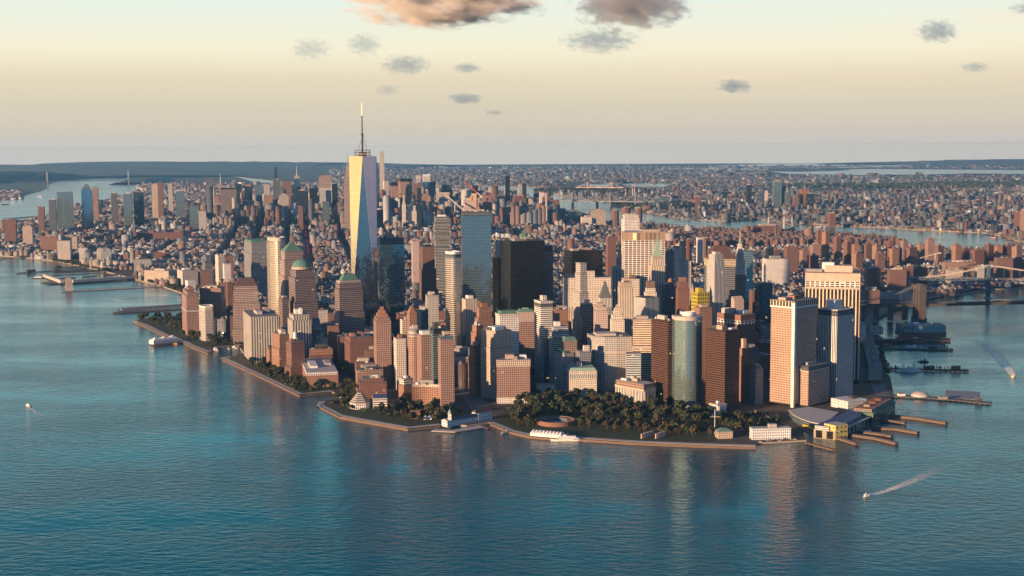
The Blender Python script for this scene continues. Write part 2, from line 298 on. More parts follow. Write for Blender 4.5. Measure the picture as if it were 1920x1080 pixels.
QW = [(2300, 520), (2060, 478), (1960, 460), (1902, 451), (1890, 444), (1830, 436), (1777, 434), (1705, 430), (1652, 427), (1565, 424), (1522, 420), (1485, 421), (1422, 412), (1360, 415), (1272, 410), (1225, 402), (1207, 392), (1180, 385), (1140, 380), (1110, 377), (1075, 370), (1040, 364), (1000, 352)]
QUEENS = [g(*p) for p in QW] + [ge(40.796, -73.915), ge(40.84, -73.925), ge(40.880, -73.908), ge(40.93, -73.91), ge(41.0, -73.885), (-4500, 38900), (6000, 38900), (12000, 37000), (20000, 33000), (30000, 22000), (24000, 8000)]
sheet('terrain', QUEENS, 2.2, 'far_ground', skirt=-1)
for P in ([(1053, 351), (1100, 346), (1150, 345.5), (1152, 352), (1100, 353.5)], [(1105, 358), (1150, 355), (1150, 362), (1118, 362)], [(1166, 345), (1200, 343.5), (1255, 344), (1250, 351), (1175, 350)],
          [(1206, 316), (1250, 313), (1330, 312), (1440, 314), (1440, 319), (1320, 318)], [(1440, 336), (1500, 333), (1600, 334), (1620, 339), (1690, 341), (1770, 340), (1770, 344), (1700, 347), (1600, 346), (1440, 344)],
          [(1605, 331), (1650, 328.5), (1730, 330), (1690, 333), (1620, 333)], [(1440, 321), (1500, 322), (1580, 320), (1600, 317), (1680, 317), (1920, 319), (2000, 320), (2000, 328), (1840, 325), (1740, 327), (1600, 328), (1480, 326)],
          [(1330, 311), (1450, 306.5), (1560, 306), (1620, 308), (1720, 310), (1600, 315), (1440, 313)]):
    sheet('bay_water', [tuple(G(*p, 3.4)[:2]) for p in P], 3.4, 'water_surface')
# ---- hills: displaced strips
def hill(name, pts, hts, wid, mat='hazed_woods', seed=0):
    rr = random.Random(seed); bm = bmesh.new(); rows = []
    n = 8 * (len(pts) - 1)
    for i in range(n + 1):
        k = min(i // 8, len(pts) - 2); f = i / 8 - k; a, b_ = Vector(pts[k]), Vector(pts[k + 1]); p = a.lerp(b_, f); h = hts[k] * (1 - f) + hts[k + 1] * f
        d = (b_ - a).normalized(); nrm = Vector((-d.y, d.x))
        row = []
        for j in range(9):
            q = p + nrm * (j / 8 - .5) * wid; hh = h * math.sin(math.pi * j / 8) ** .45 * rr.uniform(.86, 1.1) if 0 < j < 8 else -2
            row.append(bm.verts.new((q.x, q.y, hh)))
        rows.append(row)
    for A, B in zip(rows, rows[1:]):
        for j in range(8): bm.faces.new((A[j], B[j], B[j + 1], A[j + 1]))
    bmesh.ops.recalc_face_normals(bm, faces=bm.faces[:])
    me = bpy.data.meshes.new(name); bm.to_mesh(me); bm.free(); me.materials.append(MATS[mat]); o = bpy.data.objects.new(name, me); COL.objects.link(o); o['kind'] = 'structure'
    for p in me.polygons: p.use_smooth = True
    return o
h2 = lambda u, v: G(u, v, 0)[:2]
hill('hills', [h2(-260, 352), h2(-60, 343), h2(60, 336.5), h2(112, 334)], [120, 140, 130, 60], 1500, mat='headland', seed=1)
sheet('riverbank', [g(-200, 385), g(0, 374), g(25, 370), g(50, 366), g(82, 357), g(92, 347), g(112, 335), g(60, 333), g(-200, 340)], 2.2, 'hazed_woods', skirt=-1)
hill('hills', [h2(-300, 321), h2(0, 321.5), h2(120, 321), h2(215, 325), h2(285, 333)], [150, 140, 150, 110, 40], 3500, seed=2)
hill('hills', [h2(240, 346), h2(268, 341), h2(290, 336)], [30, 60, 35], 500, seed=3)
hill('hills', [h2(100, 316), h2(330, 315), h2(520, 314), h2(660, 313.5), h2(800, 313.5)], [150, 165, 140, 110, 50], 5000, seed=4)
hill('hills', [h2(1600, 308.5), h2(1700, 307.5), h2(1800, 307), h2(1990, 307)], [30, 60, 100, 120], 4000, seed=5)

# ------------------------------------------------------------------ buildings, placed by the outline they show
def bld(name, label, ul, uc, ur, vt, b, sty, phi=9, side=None, tiers=None, top=('pent',), roof='roof_grey', poly=None, cat='building', base_z=GZ, group=None, foot=True):
    if b < 80:                                                   # forward distance in km
        C = GV(uc, vt, b * 1000)
    else:
        g0 = G(uc, b, base_z); C = GV(uc, vt, g0.y)
    H = C.z - base_z; ph = R(phi); f = Vector((math.cos(ph), math.sin(ph))); s = Vector((-math.sin(ph), math.cos(ph)))
    def ln(u, d):
        r = ray(u, vt); return (C.x * r.y - C.y * r.x) / (d.y * r.x - d.x * r.y)
    Wd = max(4, ln(ur, f)); Sd = side if side else max(6, ln(ul, s)) if ul < uc - .5 else Wd * .8
    cen = Vector((C.x, C.y)) + f * Wd / 2 + s * Sd / 2
    t = thing(name, label, cat, (cen.x, cen.y, base_z), ph, group)
    if foot: FOOT.append((cen.x, cen.y, math.hypot(Wd, Sd) / 2 * .82))
    tiers = tiers or [(1, 0)]; z = 0; last = None; rr = random.Random(len(FOOT) * 7 + int(uc))
    nt_ = len(tiers); tall = max(range(nt_), key=lambda i: tiers[i][0] - (tiers[i - 1][0] if i else 0))
    for i, tr in enumerate(tiers):
        z1 = H * tr[0]; ins = tr[1]; st = tr[2] if len(tr) > 2 else sty
        w, d = Wd - 2 * ins, Sd - 2 * ins
        P = poly(w, d) if poly else rect(w, d)
        mb = MB(); mb.walls(P, z, z1, st)
        mb.build('tower' if i == tall else 'podium' if i < tall else 'setback', st, t)
        rb = MB(); zt = z1
        Po = poly(w + .5, d + .5) if poly else rect(w + .5, d + .5)
        rb.prism(Po, zt - .4, zt + .9, mi=1, mt=0) ; rb.build('roof' if i == nt_ - 1 else 'terrace', [roof, st], t)
        z = z1; last = (w, d)
    w, d = last; z = H + .9
    for tp in top:
        tp = (tp,) if isinstance(tp, str) else tp; k = tp[0]
        if k == 'pent':
            a = tp[1] if len(tp) > 1 else rr.uniform(.4, .6); hh = tp[2] if len(tp) > 2 else min(rr.uniform(4, 8), .2 * H); mt = tp[3] if len(tp) > 3 else rr.choice(['mech', 'mech_tan', 'roof_dark', 'concrete'])
            mb = MB(); ox, oy = rr.uniform(-.12, .12) * w, rr.uniform(-.1, .15) * d; mb.box(ox - w * a / 2, ox + w * a / 2, oy - d * a / 2, oy + d * a / 2, z, z + hh); mb.build('penthouse', mt, t)
            for q in range(5):
                mb = MB(); x, y = rr.uniform(-.4, .4) * w, rr.choice([-.41, .39, -.36, .33]) * d; e = min(rr.uniform(1.2, 3), w * .08); mb.box(x - e, x + e, y - e * .8, y + e * .8, z, z + rr.uniform(2, 3.5)); mb.build('rooftop_unit', rr.choice(['mech', 'white_paint', 'roof_dark']), t)
        elif k == 'block':                                        # a set-in block: w, d fractions, height, material, dx, dy
            _, a, c, hh, mt = tp[:5]; ox, oy = (tp[5] * w, tp[6] * d) if len(tp) > 5 else (0, 0)
            mb = MB(); mb.box(ox - w * a / 2, ox + w * a / 2, oy - d * c / 2, oy + d * c / 2, z, z + hh, sty=mt); mb.build('penthouse', mt, t)
        elif k == 'up':                                          # raise following pieces
            z += tp[1]; w *= tp[2]; d *= tp[2]
        elif k == 'pyr':
            _, hh, fr, mt = tp; mb = MB(); mb.prism(rect(w, d), z, z + hh, mi=0, Q=rect(max(.2, w * fr), max(.2, d * fr))); mb.build('pyramid_roof', mt, t)
        elif k == 'gable':
            _, hh, mt = tp; mb = MB(); x, y = w / 2, d / 2
            mb.face([(-x, -y, z), (x, -y, z), (x, 0, z + hh), (-x, 0, z + hh)]); mb.face([(x, y, z), (-x, y, z), (-x, 0, z + hh), (x, 0, z + hh)]); mb.face([(-x, y, z), (-x, -y, z), (-x, 0, z + hh)]); mb.face([(x, -y, z), (x, y, z), (x, 0, z + hh)]); mb.build('gable_roof', mt, t)
        elif k == 'dome':
            _, r, hh, mt = tp; mb = MB(); mb.lathe([(r, z)] + [(r * math.cos(a * math.pi / 16), z + hh * math.sin(a * math.pi / 16)) for a in range(1, 9)], 20); mb.build('dome', mt, t, True)
        elif k == 'drum':
            _, r, hh, mt = tp; mb = MB(); mb.lathe([(r, z), (r, z + hh), (0, z + hh)], 20); mb.build('drum', mt, t); z += hh
        elif k == 'spire':
            _, r, hh, mt = tp; mb = MB(); mb.lathe([(r, z), (r * .55, z + hh * .5), (r * .3, z + hh), (0, z + hh + .1)], 8); mb.build('spire', mt, t)
        elif k == 'tank':
            x, y = tp[1] * w, tp[2] * d; mb = MB(); mb.lathe([(2.2, z + 4), (2.2, z + 8), (0, z + 10)], 10, x, y)
            for a, c in ((-1, -1), (1, -1), (1, 1), (-1, 1)): mb.box(x + a * 1.3 - .2, x + a * 1.3 + .2, y + c * 1.3 - .2, y + c * 1.3 + .2, z, z + 4)
            mb.build('water_tank', tp[3] if len(tp) > 3 else 'wood', t)
        elif k == 'rim':                                        # parapet screen of posts
            _, hh, mt = tp; mb = MB(); n = 9
            for q in range(n):
                x = -w / 2 + w * (q + .5) / n
                for y in (-d / 2 + .6, d / 2 - .6): mb.box(x - w / n * .28, x + w / n * .28, y - .6, y + .6, z, z + hh)
                y = -d / 2 + d * (q + .5) / n
                for xx in (-w / 2 + .6, w / 2 - .6): mb.box(xx - .6, xx + .6, y - d / n * .28, y + d / n * .28, z, z + hh)
            mb.build('crown', mt, t)
        elif k == 'ring':
            _, hh, ov, mt = tp; P = poly(w + ov, d + ov) if poly else rect(w + ov, d + ov); Q = poly(w - 2, d - 2) if poly else rect(w - 2, d - 2); mb = MB()
            mb.walls(P, z, z + hh); n = len(P)
            for i in range(n): j = (i + 1) % n; mb.face([(*P[i], z + hh), (*P[j], z + hh), (*Q[j], z + hh), (*Q[i], z + hh)]); mb.face([(*Q[j], z), (*Q[i], z), (*Q[i], z + hh), (*Q[j], z + hh)]); mb.face([(*P[j], z), (*P[i], z), (*Q[i], z), (*Q[j], z)])
            mb.build('parapet', mt, t)
    t['dims'] = (Wd, Sd, H)
    return t
# ------------------------------------------------------------------ the landmark glass tower with the mast
def tapered_tower():
    C = GV(677, 293, 3.16e3); b0 = Vector((C.x, C.y)); H = C.z - GZ
    ph = R(7); t = thing('glass_tower', 'tallest glass tower, tapering triangles with a gold left side and slim mast', 'skyscraper', (b0.x + 1, b0.y + 22, GZ), ph); FOOT.append((b0.x, b0.y + 22, 42))
    B = [(-29.5, -29.5), (29.5, -29.5), (29.5, 29.5), (-29.5, 29.5)]; T = [(0, -31.5), (31.5, 0), (0, 31.5), (-31.5, 0)]; zb = 56
    mb = MB(); mb.walls(B, 0, zb, 'sky_glass'); mb.build('podium', 'sky_glass', t)
    mb = MB()
    for i in range(4):
        a, b_, c = (*B[i], zb), (*B[(i + 1) % 4], zb), (*T[i], H)
        mb.face([a, b_, c], [(0, 0), (38, 0), (19, 90)])
    for i in range(4):
        a, c, d = (*B[(i + 1) % 4], zb), (*T[(i + 1) % 4], H), (*T[i], H)
        mb.face([a, c, d], [(19, 0), (38, 90), (0, 90)])
    mb.build('tower', 'sky_glass', t)
    mb = MB()
    for i in range(4):
        a, b_, c = Vector((*B[i], zb)), Vector((*B[(i + 1) % 4], zb)), Vector((*T[i], H))
        mb.tube([a, c], .5, 4); mb.tube([b_, c], .5, 4)
    mb.build('edge_trim', 'steel', t)
    mb = MB(); mb.cap(T, H - .5); mb.build('roof', 'roof_grey', t)
    mb = MB(); mb.lathe([(19, H + 2), (19, H + 3.4), (14, H + 3.4), (14, H + 2), (19, H + 2)], 24)
    mb.lathe([(20, H + 8), (20, H + 9.5), (16, H + 9.5), (16, H + 8), (20, H + 8)], 24); mb.lathe([(18, H + 13), (18, H + 14.4), (15, H + 14.4), (15, H + 13), (18, H + 13)], 24)
    for k in range(12):
        a = k * 6.2832 / 12; mb.tube([(17.5 * math.cos(a), 17.5 * math.sin(a), H), (17.5 * math.cos(a), 17.5 * math.sin(a), H + 14)], .35, 4)
    mb.build('ring_platform', 'dark_steel', t)
    mb = MB(); mb.box(-9, 8, -8, 9, H, H + 9); mb.build('penthouse', 'mech_tan', t)
    mb = MB(); mb.lathe([(2.3, H), (1.9, H + 52), (1.4, H + 54), (1.1, H + 92), (0, H + 92)], 8)
    for z in (60, 70, 80, 90): mb.lathe([(2.6, H + z), (2.6, H + z + 1), (0, H + z + 1)], 8)
    mb.lathe([(3.4, H + 48), (3.4, H + 51), (0, H + 51)], 8)
    for k in range(4):
        a = k * 1.5708 + .7; mb.tube([(14 * math.cos(a), 14 * math.sin(a), H + 14), (2, 0, H + 49)], .3, 4)
    ms = mb.build('mast', 'dark_steel', t)
    mb = MB(); mb.lathe([(1.1, H + 92), (1.2, H + 97), (.7, H + 102), (.9, H + 107), (.35, H + 122), (0, H + 124)], 8); mb.build('beacon', 'gold', ms)
    return t
tapered_tower()
TW = 'tower'
def T(*a, **k): return bld('office_tower', *a, cat='office tower', **k)
def A(*a, **k): return bld('apartment_tower', *a, cat='apartment tower', **k)
def K(*a, **k): return bld('apartment_block', *a, cat='apartment block', **k)
def L(*a, **k): return bld('low_building', *a, cat='low building', **k)
def S(*a, **k): return bld('stone_tower', *a, cat='stone tower', **k)
P27 = dict(phi=27)
# ---- the riverside towers left of the tallest tower
A('brick riverside tower with two pale bands beside the riverside park', 340, 349, 372, 548, 3.21, 'brick_pink', phi=20, tiers=[(.55, 0), (.57, -.5, 'white'), (.9, .5), (1, 3)], top=(('pent', .5, 6, 'terra'),))
A('broad brick tower with grey top storeys behind the hexagonal pale tower', 372, 373, 415, 541, 3.28, 'brick_orange', phi=-2, side=40, tiers=[(.72, 0), (1, 1.5, 'brick_pink')], top=('pent', ('tank', .3, .2)))
T('pale stone hexagonal tower with white flat crown next to the riverside park', 361, 379, 403, 578, 640, 'pale', phi=24, side=40, tiers=[(.9, 0), (1, .8, 'concrete')], poly=lambda w, d: [(-w * .28, -d / 2), (w * .32, -d / 2), (w / 2, -d * .15), (w / 2, d / 2), (-w / 2, d / 2), (-w / 2, -d * .2)], top=(('ring', 3, .6, 'white_paint'),))
T('tan stepped tower under a dark brown truncated pyramid roof', 432, 437, 485, 538, 3.05, 'granite', phi=12, side=46, tiers=[(.28, -3), (.72, -1), (.93, 1), (1, 3)], top=(('pyr', 17, .62, 'brown_roof'),))
T('grey gridded slab tower with thin green roof edge left of the gold curved tower', 457, 471, 505, 455, 3.97, 'grey', phi=22, tiers=[(.8, 0), (1, 1.2)], top=(('block', .95, .9, 4, 'copper'),), roof='copper')
T('curved gold glass tower glowing in the sunset left of the green pyramid roof', 505, 508, 541, 447, 3.22, 'gold_glass', phi=20, side=60, poly=lambda w, d: [(w / 2, -d * .3), (w / 2, d / 2), (-w / 2, d / 2)] + [(-w / 2 + w * k / 8, -d * .5 * math.sin(math.pi * (k + 1.2) / 10.6)) for k in range(9)], tiers=[(.965, 0), (1, 1.5, 'concrete')], roof='roof_pale', top=('pent',))
T('granite tower crowned by a full green copper pyramid behind the domed tower', 524, 533, 570, 472, 3.15, 'granite', **P27, tiers=[(.42, -5), (.72, -2), (.9, 0), (1, 2)], top=(('pyr', 22, .02, 'copper'),))
T('granite tower crowned by a grey green dome', 541, 553, 592, 507, 3.01, 'granite_glass', **P27, tiers=[(.33, -6), (.58, -3), (.9, 0), (1, 3)], top=(('drum', 23, 5, 'mech_tan'), ('dome', 22, 17, 'copper')))
T('granite tower crowned by a flat topped green copper pyramid in front of the tallest tower', 627, 636, 680, 528, 2.80, 'granite_glass', **P27, tiers=[(.35, -5), (.62, -2), (.9, 0), (.97, 1.5), (1, 3, 'tan')], top=(('up', 0, .82), ('pyr', 13, .58, 'copper')))
T('narrow brown granite shaft standing just left of the domed tower', 527, 529, 541, 560, 3.0, 'granite_glass', phi=27, side=20, tiers=[(1, 0)])
A('pale riverside apartment slab with vertical window strips by the boat basin', 456, 470, 523, 595, 682, 'balc_white', phi=18, tiers=[(1, 0)], top=(('block', .2, .4, 6, 'concrete', -.1, 0), ('block', .14, .3, 5, 'concrete', .25, .1)))
A('pale apartment tower with broken white roof blocks behind the brick riverside towers', 539, 548, 583, 592, 2.72, 'balc_white', phi=20, tiers=[(.9, 0), (1, 3)], top=(('block', .3, .4, 9, 'white_paint', -.15, 0), ('block', .2, .3, 5, 'concrete', .25, .1), ('block', .15, .3, 12, 'white_paint', .05, -.2)))
A('red brick riverside tower with pale window bays and dark flat roof', 511, 524, 542, 628, 700, 'brick_orange', phi=30, tiers=[(.62, -2), (1, 0)], top=('pent',))
A('red brick riverside tower beside a white roof lantern', 536, 546, 571, 643, 709, 'brick', phi=30, tiers=[(.3, -3), (1, 0)], top=(('block', .3, .3, 5, 'terra', -.25, 0), ('up', 4, .3), ('drum', 3.5, 8, 'white_paint'), ('dome', 3.5, 7, 'white_paint')))
K('stepped low brick wing on the river side of the tall brick tower', 501, 505, 513, 655, 692, 'brick_orange', phi=30, side=18)
K('long low brick block with white parapet beside the riverside esplanade', 564, 574, 634, 700, 727, 'brick_orange', phi=12, tiers=[(.8, 0), (1, .8, 'white')], roof='roof_pale', top=(('block', .25, .4, 4, 'white_paint', -.2, 0), ('block', .2, .3, 4, 'concrete', .3, .1)))
K('brick block with pink dormers behind the long low brick block', 572, 580, 626, 656, 2.68, 'brick', phi=15, side=30, tiers=[(.7, 0), (1, 2, 'brick_orange')], top=('pent',))
L('tan low building with small green dome between the granite towers', 595, 601, 626, 622, 2.87, 'tan', phi=22, side=26, tiers=[(.8, 0), (1, 4)], top=(('dome', 9, 8, 'copper'),))
A('red brick block with stepped roofline left of the slender brick tower', 645, 656, 701, 635, 2.62, 'brick', phi=18, tiers=[(.85, 0), (1, 2)], top=(('block', .2, .3, 6, 'terra', -.3, 0), ('block', .2, .3, 7, 'terra', .1, .1)))
A('slender pink brick tower with stepped red crown', 700, 705, 733, 597, 2.50, 'brick_pink', phi=12, tiers=[(.28, -2), (.95, 0), (1, 1.5)], top=(('block', .75, .75, 6, 'terra'), ('up', 6, .7), ('block', .7, .7, 6, 'terra'), ('up', 6, .5), ('block', .7, .7, 6, 'terra')))
K('red brick terrace with grey flat roofs left of the curved brick hotel', 662, 668, 700, 682, 2.52, 'brick', phi=13, side=26, top=('pent',))
K('red brick low block with white stair house behind the stepped pyramid museum', 668, 675, 725, 712, 748, 'brick', phi=10, side=34, tiers=[(.82, 0), (1, 5)], top=(('block', .25, .35, 5, 'white_paint', .1, -.2), 'pent'))
K('grey brick low block in the shade under the slender pink brick tower', 664, 670, 718, 695, 2.44, 'brick_pink', phi=13, side=30, top=('pent', 'pent'))
A('small tan apartment tower right of the slender pink brick tower', 738, 743, 761, 636, 2.46, 'cream', phi=15, top=(('block', .4, .4, 6, 'terra'),))
A('round fronted brick tower with a ringed grey crown', 765, 768, 790, 620, 2.36, 'brick_pink', phi=15, side=26, tiers=[(.9, 0), (.97, .3, 'ring_band'), (1, 1, 'steel')], poly=lambda w, d: ngon(w / 2, d / 2, 20), roof='roof_pale', top=('pent',))
A('pink brick slab of the waterfront cluster between the round tower and the glass slab', 786, 790, 812, 630, 2.32, 'brick_pink', phi=20, side=30, top=(('block', .7, .6, 6, 'white_paint'),))
A('blue glass slab rising in the waterfront brick cluster', 808, 812, 836, 617, 2.31, 'teal_glass', phi=20, side=24, tiers=[(.93, 0), (1, 1, 'dark_glass')], top=('pent',))
A('brick and glass corner tower at the waterfront end of the brick cluster', 824, 826, 851, 632, 2.27, 'brick_pink', phi=14, side=24, tiers=[(.96, 0), (1, 1, 'teal_glass')], roof='roof_pale', top=('pent',))
K('low curved brick hotel wing with pale top storey facing the water', 770, 772, 826, 722, 764, 'brick_orange', phi=-6, side=18, poly=lambda w, d: [(-w / 2 + w * k / 10, -d / 2 + 9 * math.sin(math.pi * k / 10) * (1 - k / 14)) for k in range(11)] + [(w / 2, d / 2), (-w / 2, d / 2)], tiers=[(.88, 0), (1, .5, 'cream')], roof='roof_pale', top=('pent',))
K('low brick corner wing with blue grey roof at the bend of the street', 747, 757, 775, 712, 752, 'brick_orange', phi=35, tiers=[(.7, 0), (1, .8, 'white_band')], roof='blue_roof', top=(('block', .3, .4, 4, 'white_paint'),))
# ---- between the tallest tower and the black slab
T('blue glass box tower right beside the tallest tower', 706, 712, 758, 447, 3.21, 'blue_glass', phi=12, side=40, tiers=[(.12, 0, 'steel'), (.93, 0), (1, .6, 'slate')], roof='roof_pale', top=('pent',))
T('pale blue glass tower with a sheer reflecting front and notched edges', 863, 866, 921, 398, 3.02, 'blue_glass', phi=5, side=40, tiers=[(.97, 0), (1, 1, 'slate')])
T('raw concrete tower core under construction with rust red formwork', 868, 870, 899, 377, 3.12, 'pink_concrete', phi=8, side=26, tiers=[(.95, 0), (1, 2)], top=(('block', .35, .5, 6, 'concrete', -.2, 0), ('block', .4, .5, 16, 'concrete', .25, 0), ('block', .1, .6, 10, 'orange_paint', 0, 0)), foot=False)
A('stacked white balcony tower of shifting floors behind the ring topped tower', 813, 816, 843, 407, 3.95, 'balcony', phi=12, tiers=[(.55, 0), (.64, -1.5), (.72, 1), (.8, -2), (.86, 0.5), (.93, -1), (1, 2)], top=(('block', .6, .6, 5, 'white_paint'),))
A('curved glass tower ending in an open white ring, red brick strip down its middle', 832, 849, 868, 478, 2.67, 'gold_glass', phi=38, tiers=[(.97, 0), (1, .8, 'slate')], poly=lambda w, d: rrect(w, d, min(w, d) * .3), top=(('ring', 5, 1, 'white_paint'),))
T('white vertical striped office tower under the pale blue glass tower', 866, 873, 897, 562, 2.74, 'cream_strip', phi=22, side=30, top=(('block', .4, .5, 6, 'white_paint'),))
T('dark slim hotel slab left of the broad black tower', 922, 924, 947, 484, 3.13, 'black', phi=6, side=20, roof='roof_dark', top=())
T('broad black steel slab tower with a flat top', 938, 957, 1021, 454, 2.98, 'black', phi=27, tiers=[(1, 0)], roof='roof_dark', top=(('block', .35, .3, 4, 'mech', -.1, 0), ('block', .2, .3, 5, 'mech_tan', .2, .1)))
S('cream ornate tower with a pinnacled crown behind the dark slim slab', 926, 929, 953, 460, 3.45, 'cream_strip', phi=12, tiers=[(.6, -1), (.9, 0), (1, 2)], top=(('rim', 8, 'concrete'),))
T('pink granite tower peeking out at the right of the broad black slab', 1014, 1018, 1037, 462, 3.2, 'granite', phi=12, side=34, tiers=[(.94, 0), (1, .6, 'brick_brown')], top=())
T('second black slab tower with two white triangular masts', 1071, 1073, 1130, 472, 3.02, 'black', phi=24, side=40, roof='roof_dark', top=(('block', .2, .3, 4, 'concrete', -.3, 0), ('block', .4, .2, 4, 'pink_stone', .1, .2)))
T('brown brick telecom tower in front of the stacked balcony tower', 786, 792, 815, 464, 3.45, 'brick_brown', phi=13, side=36, tiers=[(.7, -3), (1, 0)], top=(('block', .5, .5, 6, 'dark_glass'),))
T('plain tan windowless slab behind the blue glass box tower', 768, 773, 786, 452, 4.2, 'pink_concrete', phi=12, side=24)
S('tan tower with small lantern left of the white striped office tower', 750, 754, 770, 600, 2.72, 'cream', phi=24, top=('pent',))
S('orange brick tower with pointed gable roof', 765, 768, 781, 588, 2.62, 'brick_orange', phi=20, side=20, top=(('pyr', 14, .1, 'terra'),))
T('dark bronze office slab beside the orange gabled tower', 778, 781, 803, 582, 2.66, 'dark_glass', phi=10, side=26, top=('pent',))
T('grey gridded office block behind the dark bronze slab', 797, 801, 822, 555, 2.86, 'pale', phi=12, side=26, tiers=[(.5, -3), (1, 0)], top=('pent',))
S('orange brick setback tower behind the stepped orange brick club tower', 890, 897, 925, 578, 2.60, 'brick_orange', phi=25, tiers=[(.5, -2), (.85, 0), (1, 2.5)], top=(('block', .5, .5, 8, 'terra'), ('block', .15, .15, 12, 'terra', -.3, .2)))
S('stepped orange brick club tower facing the sunset', 879, 889, 906, 650, 2.40, 'brick_orange', phi=38, tiers=[(.8, 0), (1, 1)], top=('pent',))
S('tall narrow upper stage of the stepped orange brick club', 884, 893, 908, 612, 2.43, 'brick_orange', phi=38, side=16, tiers=[(.9, 0), (1, 1.5)], top=('pent',), foot=False)
T('grey stone office tower, left side glowing and right side in shade', 901, 929, 960, 622, 750, 'tan', phi=40, tiers=[(.75, 0), (1, .6)], top=(('block', .6, .5, 6, 'white_paint', -.1, -.1), ('block', .9, .6, 5, 'roof_dark', 0, .15)))
S('ornate brick block with pale arcaded base and carved gables above the park', 928, 932, 994, 676, 757, 'brick_pink', phi=4, side=30, tiers=[(.13, .0, 'white'), (.85, .3), (1, -.4, 'tan')], top=(('block', .25, .5, 7, 'mech_tan', -.1, .1), ('block', .2, .4, 6, 'white_paint', .3, .1), ('block', .12, .2, 5, 'tan', .05, -.35)))
S('white gridded block with a green copper roof behind the ornate brick block', 929, 937, 973, 590, 2.52, 'white', phi=18, tiers=[(.97, 0), (1, -.5, 'cream')], roof='copper', top=(('block', .8, .7, 5, 'copper'),))
S('pink stone block with turquoise roof crown right of the white gridded block', 970, 973, 1005, 586, 2.62, 'brick_pink', phi=12, side=34, tiers=[(.85, 0), (1, -.4, 'pink_concrete')], roof='copper_pale', top=(('block', .7, .6, 4, 'copper'), ('block', .3, .3, 6, 'copper_pale')))
S('tall white stone tower with dark cornice band', 1004, 1014, 1036, 566, 2.54, 'white_band', phi=20, side=34, tiers=[(.93, 0), (.97, -.4, 'grey_dark'), (1, -.2, 'white')], top=(('block', .35, .4, 9, 'cream'),))
S('orange tan brick tower with many setbacks beside the tall white stone tower', 1033, 1038, 1071, 582, 2.66, 'brick_orange', phi=14, side=34, tiers=[(.6, -2), (.8, 0), (1, 4)], top=('pent', 'pent'))
T('white terraced ziggurat top office block', 1031, 1036, 1070, 614, 2.50, 'pale_band', phi=12, side=30, tiers=[(.8, 0), (.9, 2), (1, 4)], top=(('block', .4, .5, 8, 'white_paint', -.2, 0),))
T('grey office block with ribbon windows below the terraced ziggurat', 1012, 1025, 1047, 638, 718, 'grey_band', phi=25, tiers=[(.8, 0), (1, .4)], roof='roof_dark', top=('pent',))
S('dark stone block with a mottled green mansard', 1052, 1058, 1082, 640, 2.44, 'tan_dark', phi=15, side=24, tiers=[(1, 0)], roof='copper', top=(('pyr', 6, .7, 'copper'),))
T('grey stone slab with a green roof edge above the park', 1039, 1058, 1076, 664, 735, 'pale', phi=30, roof='copper_pale', top=(('block', .6, .5, 5, 'white_paint', 0, .1), ('block', .3, .9, 4, 'copper', -.33, 0)))
S('grey block with tall white framed dormers behind the pale mansard block', 1082, 1087, 1108, 660, 2.42, 'grey', phi=14, side=24, roof='slate_roof', top=(('block', .5, .3, 10, 'white', .15, -.3),))
S('cream stone block with pale green mansard above the park trees', 1060, 1068, 1119, 697, 745, 'cream', phi=5, tiers=[(.72, 0), (.86, -.2, 'slabs'), (1, 0, 'cream')], roof='copper_pale', top=(('up', 0, .97), ('pyr', 5, .9, 'copper_pale'), ('up', 5, .8), ('block', .22, .3, 6, 'cream', -.1, 0), ('block', .12, .3, 4, 'mech_tan', -.35, .2)))
L('blank pale low block between the offices and the park', 1005, 1007, 1040, 724, 745, 'concrete', phi=8, side=24, top=())
L('teal grey parking block with flat roof beside the avenue', 850, 861, 881, 688, 724, 'concrete', phi=30, side=50, roof='slate_roof', top=())
# ---- the middle of the downtown group
S('wide cream office block with two lit wings', 1055, 1060, 1146, 522, 2.87, 'cream_strip', phi=5, side=40, tiers=[(.62, 0), (.86, 0, 'cream'), (1, .5, 'cream')], top=(('block', .2, .4, 13, 'cream', .05, -.2), ('block', .3, .4, 5, 'mech_tan', -.3, .2)))
S('slim grey art deco tower in front of the wide cream block', 1081, 1088, 1101, 494, 2.71, 'pale', phi=25, side=22, tiers=[(.45, -4), (.72, -2), (.9, 0), (1, 1)], top=())
S('grey stone tower under a steep stepped grey pyramid', 1120, 1125, 1148, 560, 2.80, 'slabs', phi=5, side=28, tiers=[(.85, 0, 'grey'), (1, .5, 'slabs')], top=(('pyr', 6, .8, 'slate_roof'), ('up', 6, .78), ('pyr', 30, .05, 'slate_roof')))
T('dark grey glass office block in front of the slim art deco tower', 1083, 1092, 1112, 572, 2.62, 'slate', phi=5, side=30, roof='roof_pale', top=('pent',))
S('blank tan brick tower left of the stepped cream pyramid tower', 1110, 1117, 1140, 576, 2.58, 'pink_concrete', phi=5, side=28, tiers=[(.94, 0), (1, 2)], top=(('block', .6, .6, 6, 'mech_tan', -.1, 0),))
S('cream tower ending in a small stepped pyramid', 1142, 1148, 1171, 592, 2.50, 'cream', phi=5, side=26, tiers=[(.45, -9), (.93, 0), (1, 1.5)], top=(('up', 0, .8), ('block', .9, .9, 6, 'cream'), ('up', 6, .75), ('block', .9, .9, 5, 'cream'), ('up', 5, .7), ('pyr', 8, .2, 'mech_tan')))
S('curved grey limestone base block around the cream pyramid tower', 1110, 1113, 1186, 634, 2.44, 'pale', phi=8, side=62, poly=lambda w, d: [(-w / 2, d * .1), (-w * .42, -d * .25), (-w * .2, -d * .43), (w * .1, -d / 2), (w / 2, -d / 2), (w / 2, d / 2), (-w / 2, d / 2)], tiers=[(.7, 0), (.74, -.4, 'concrete'), (1, .4)], top=('pent',), foot=True)
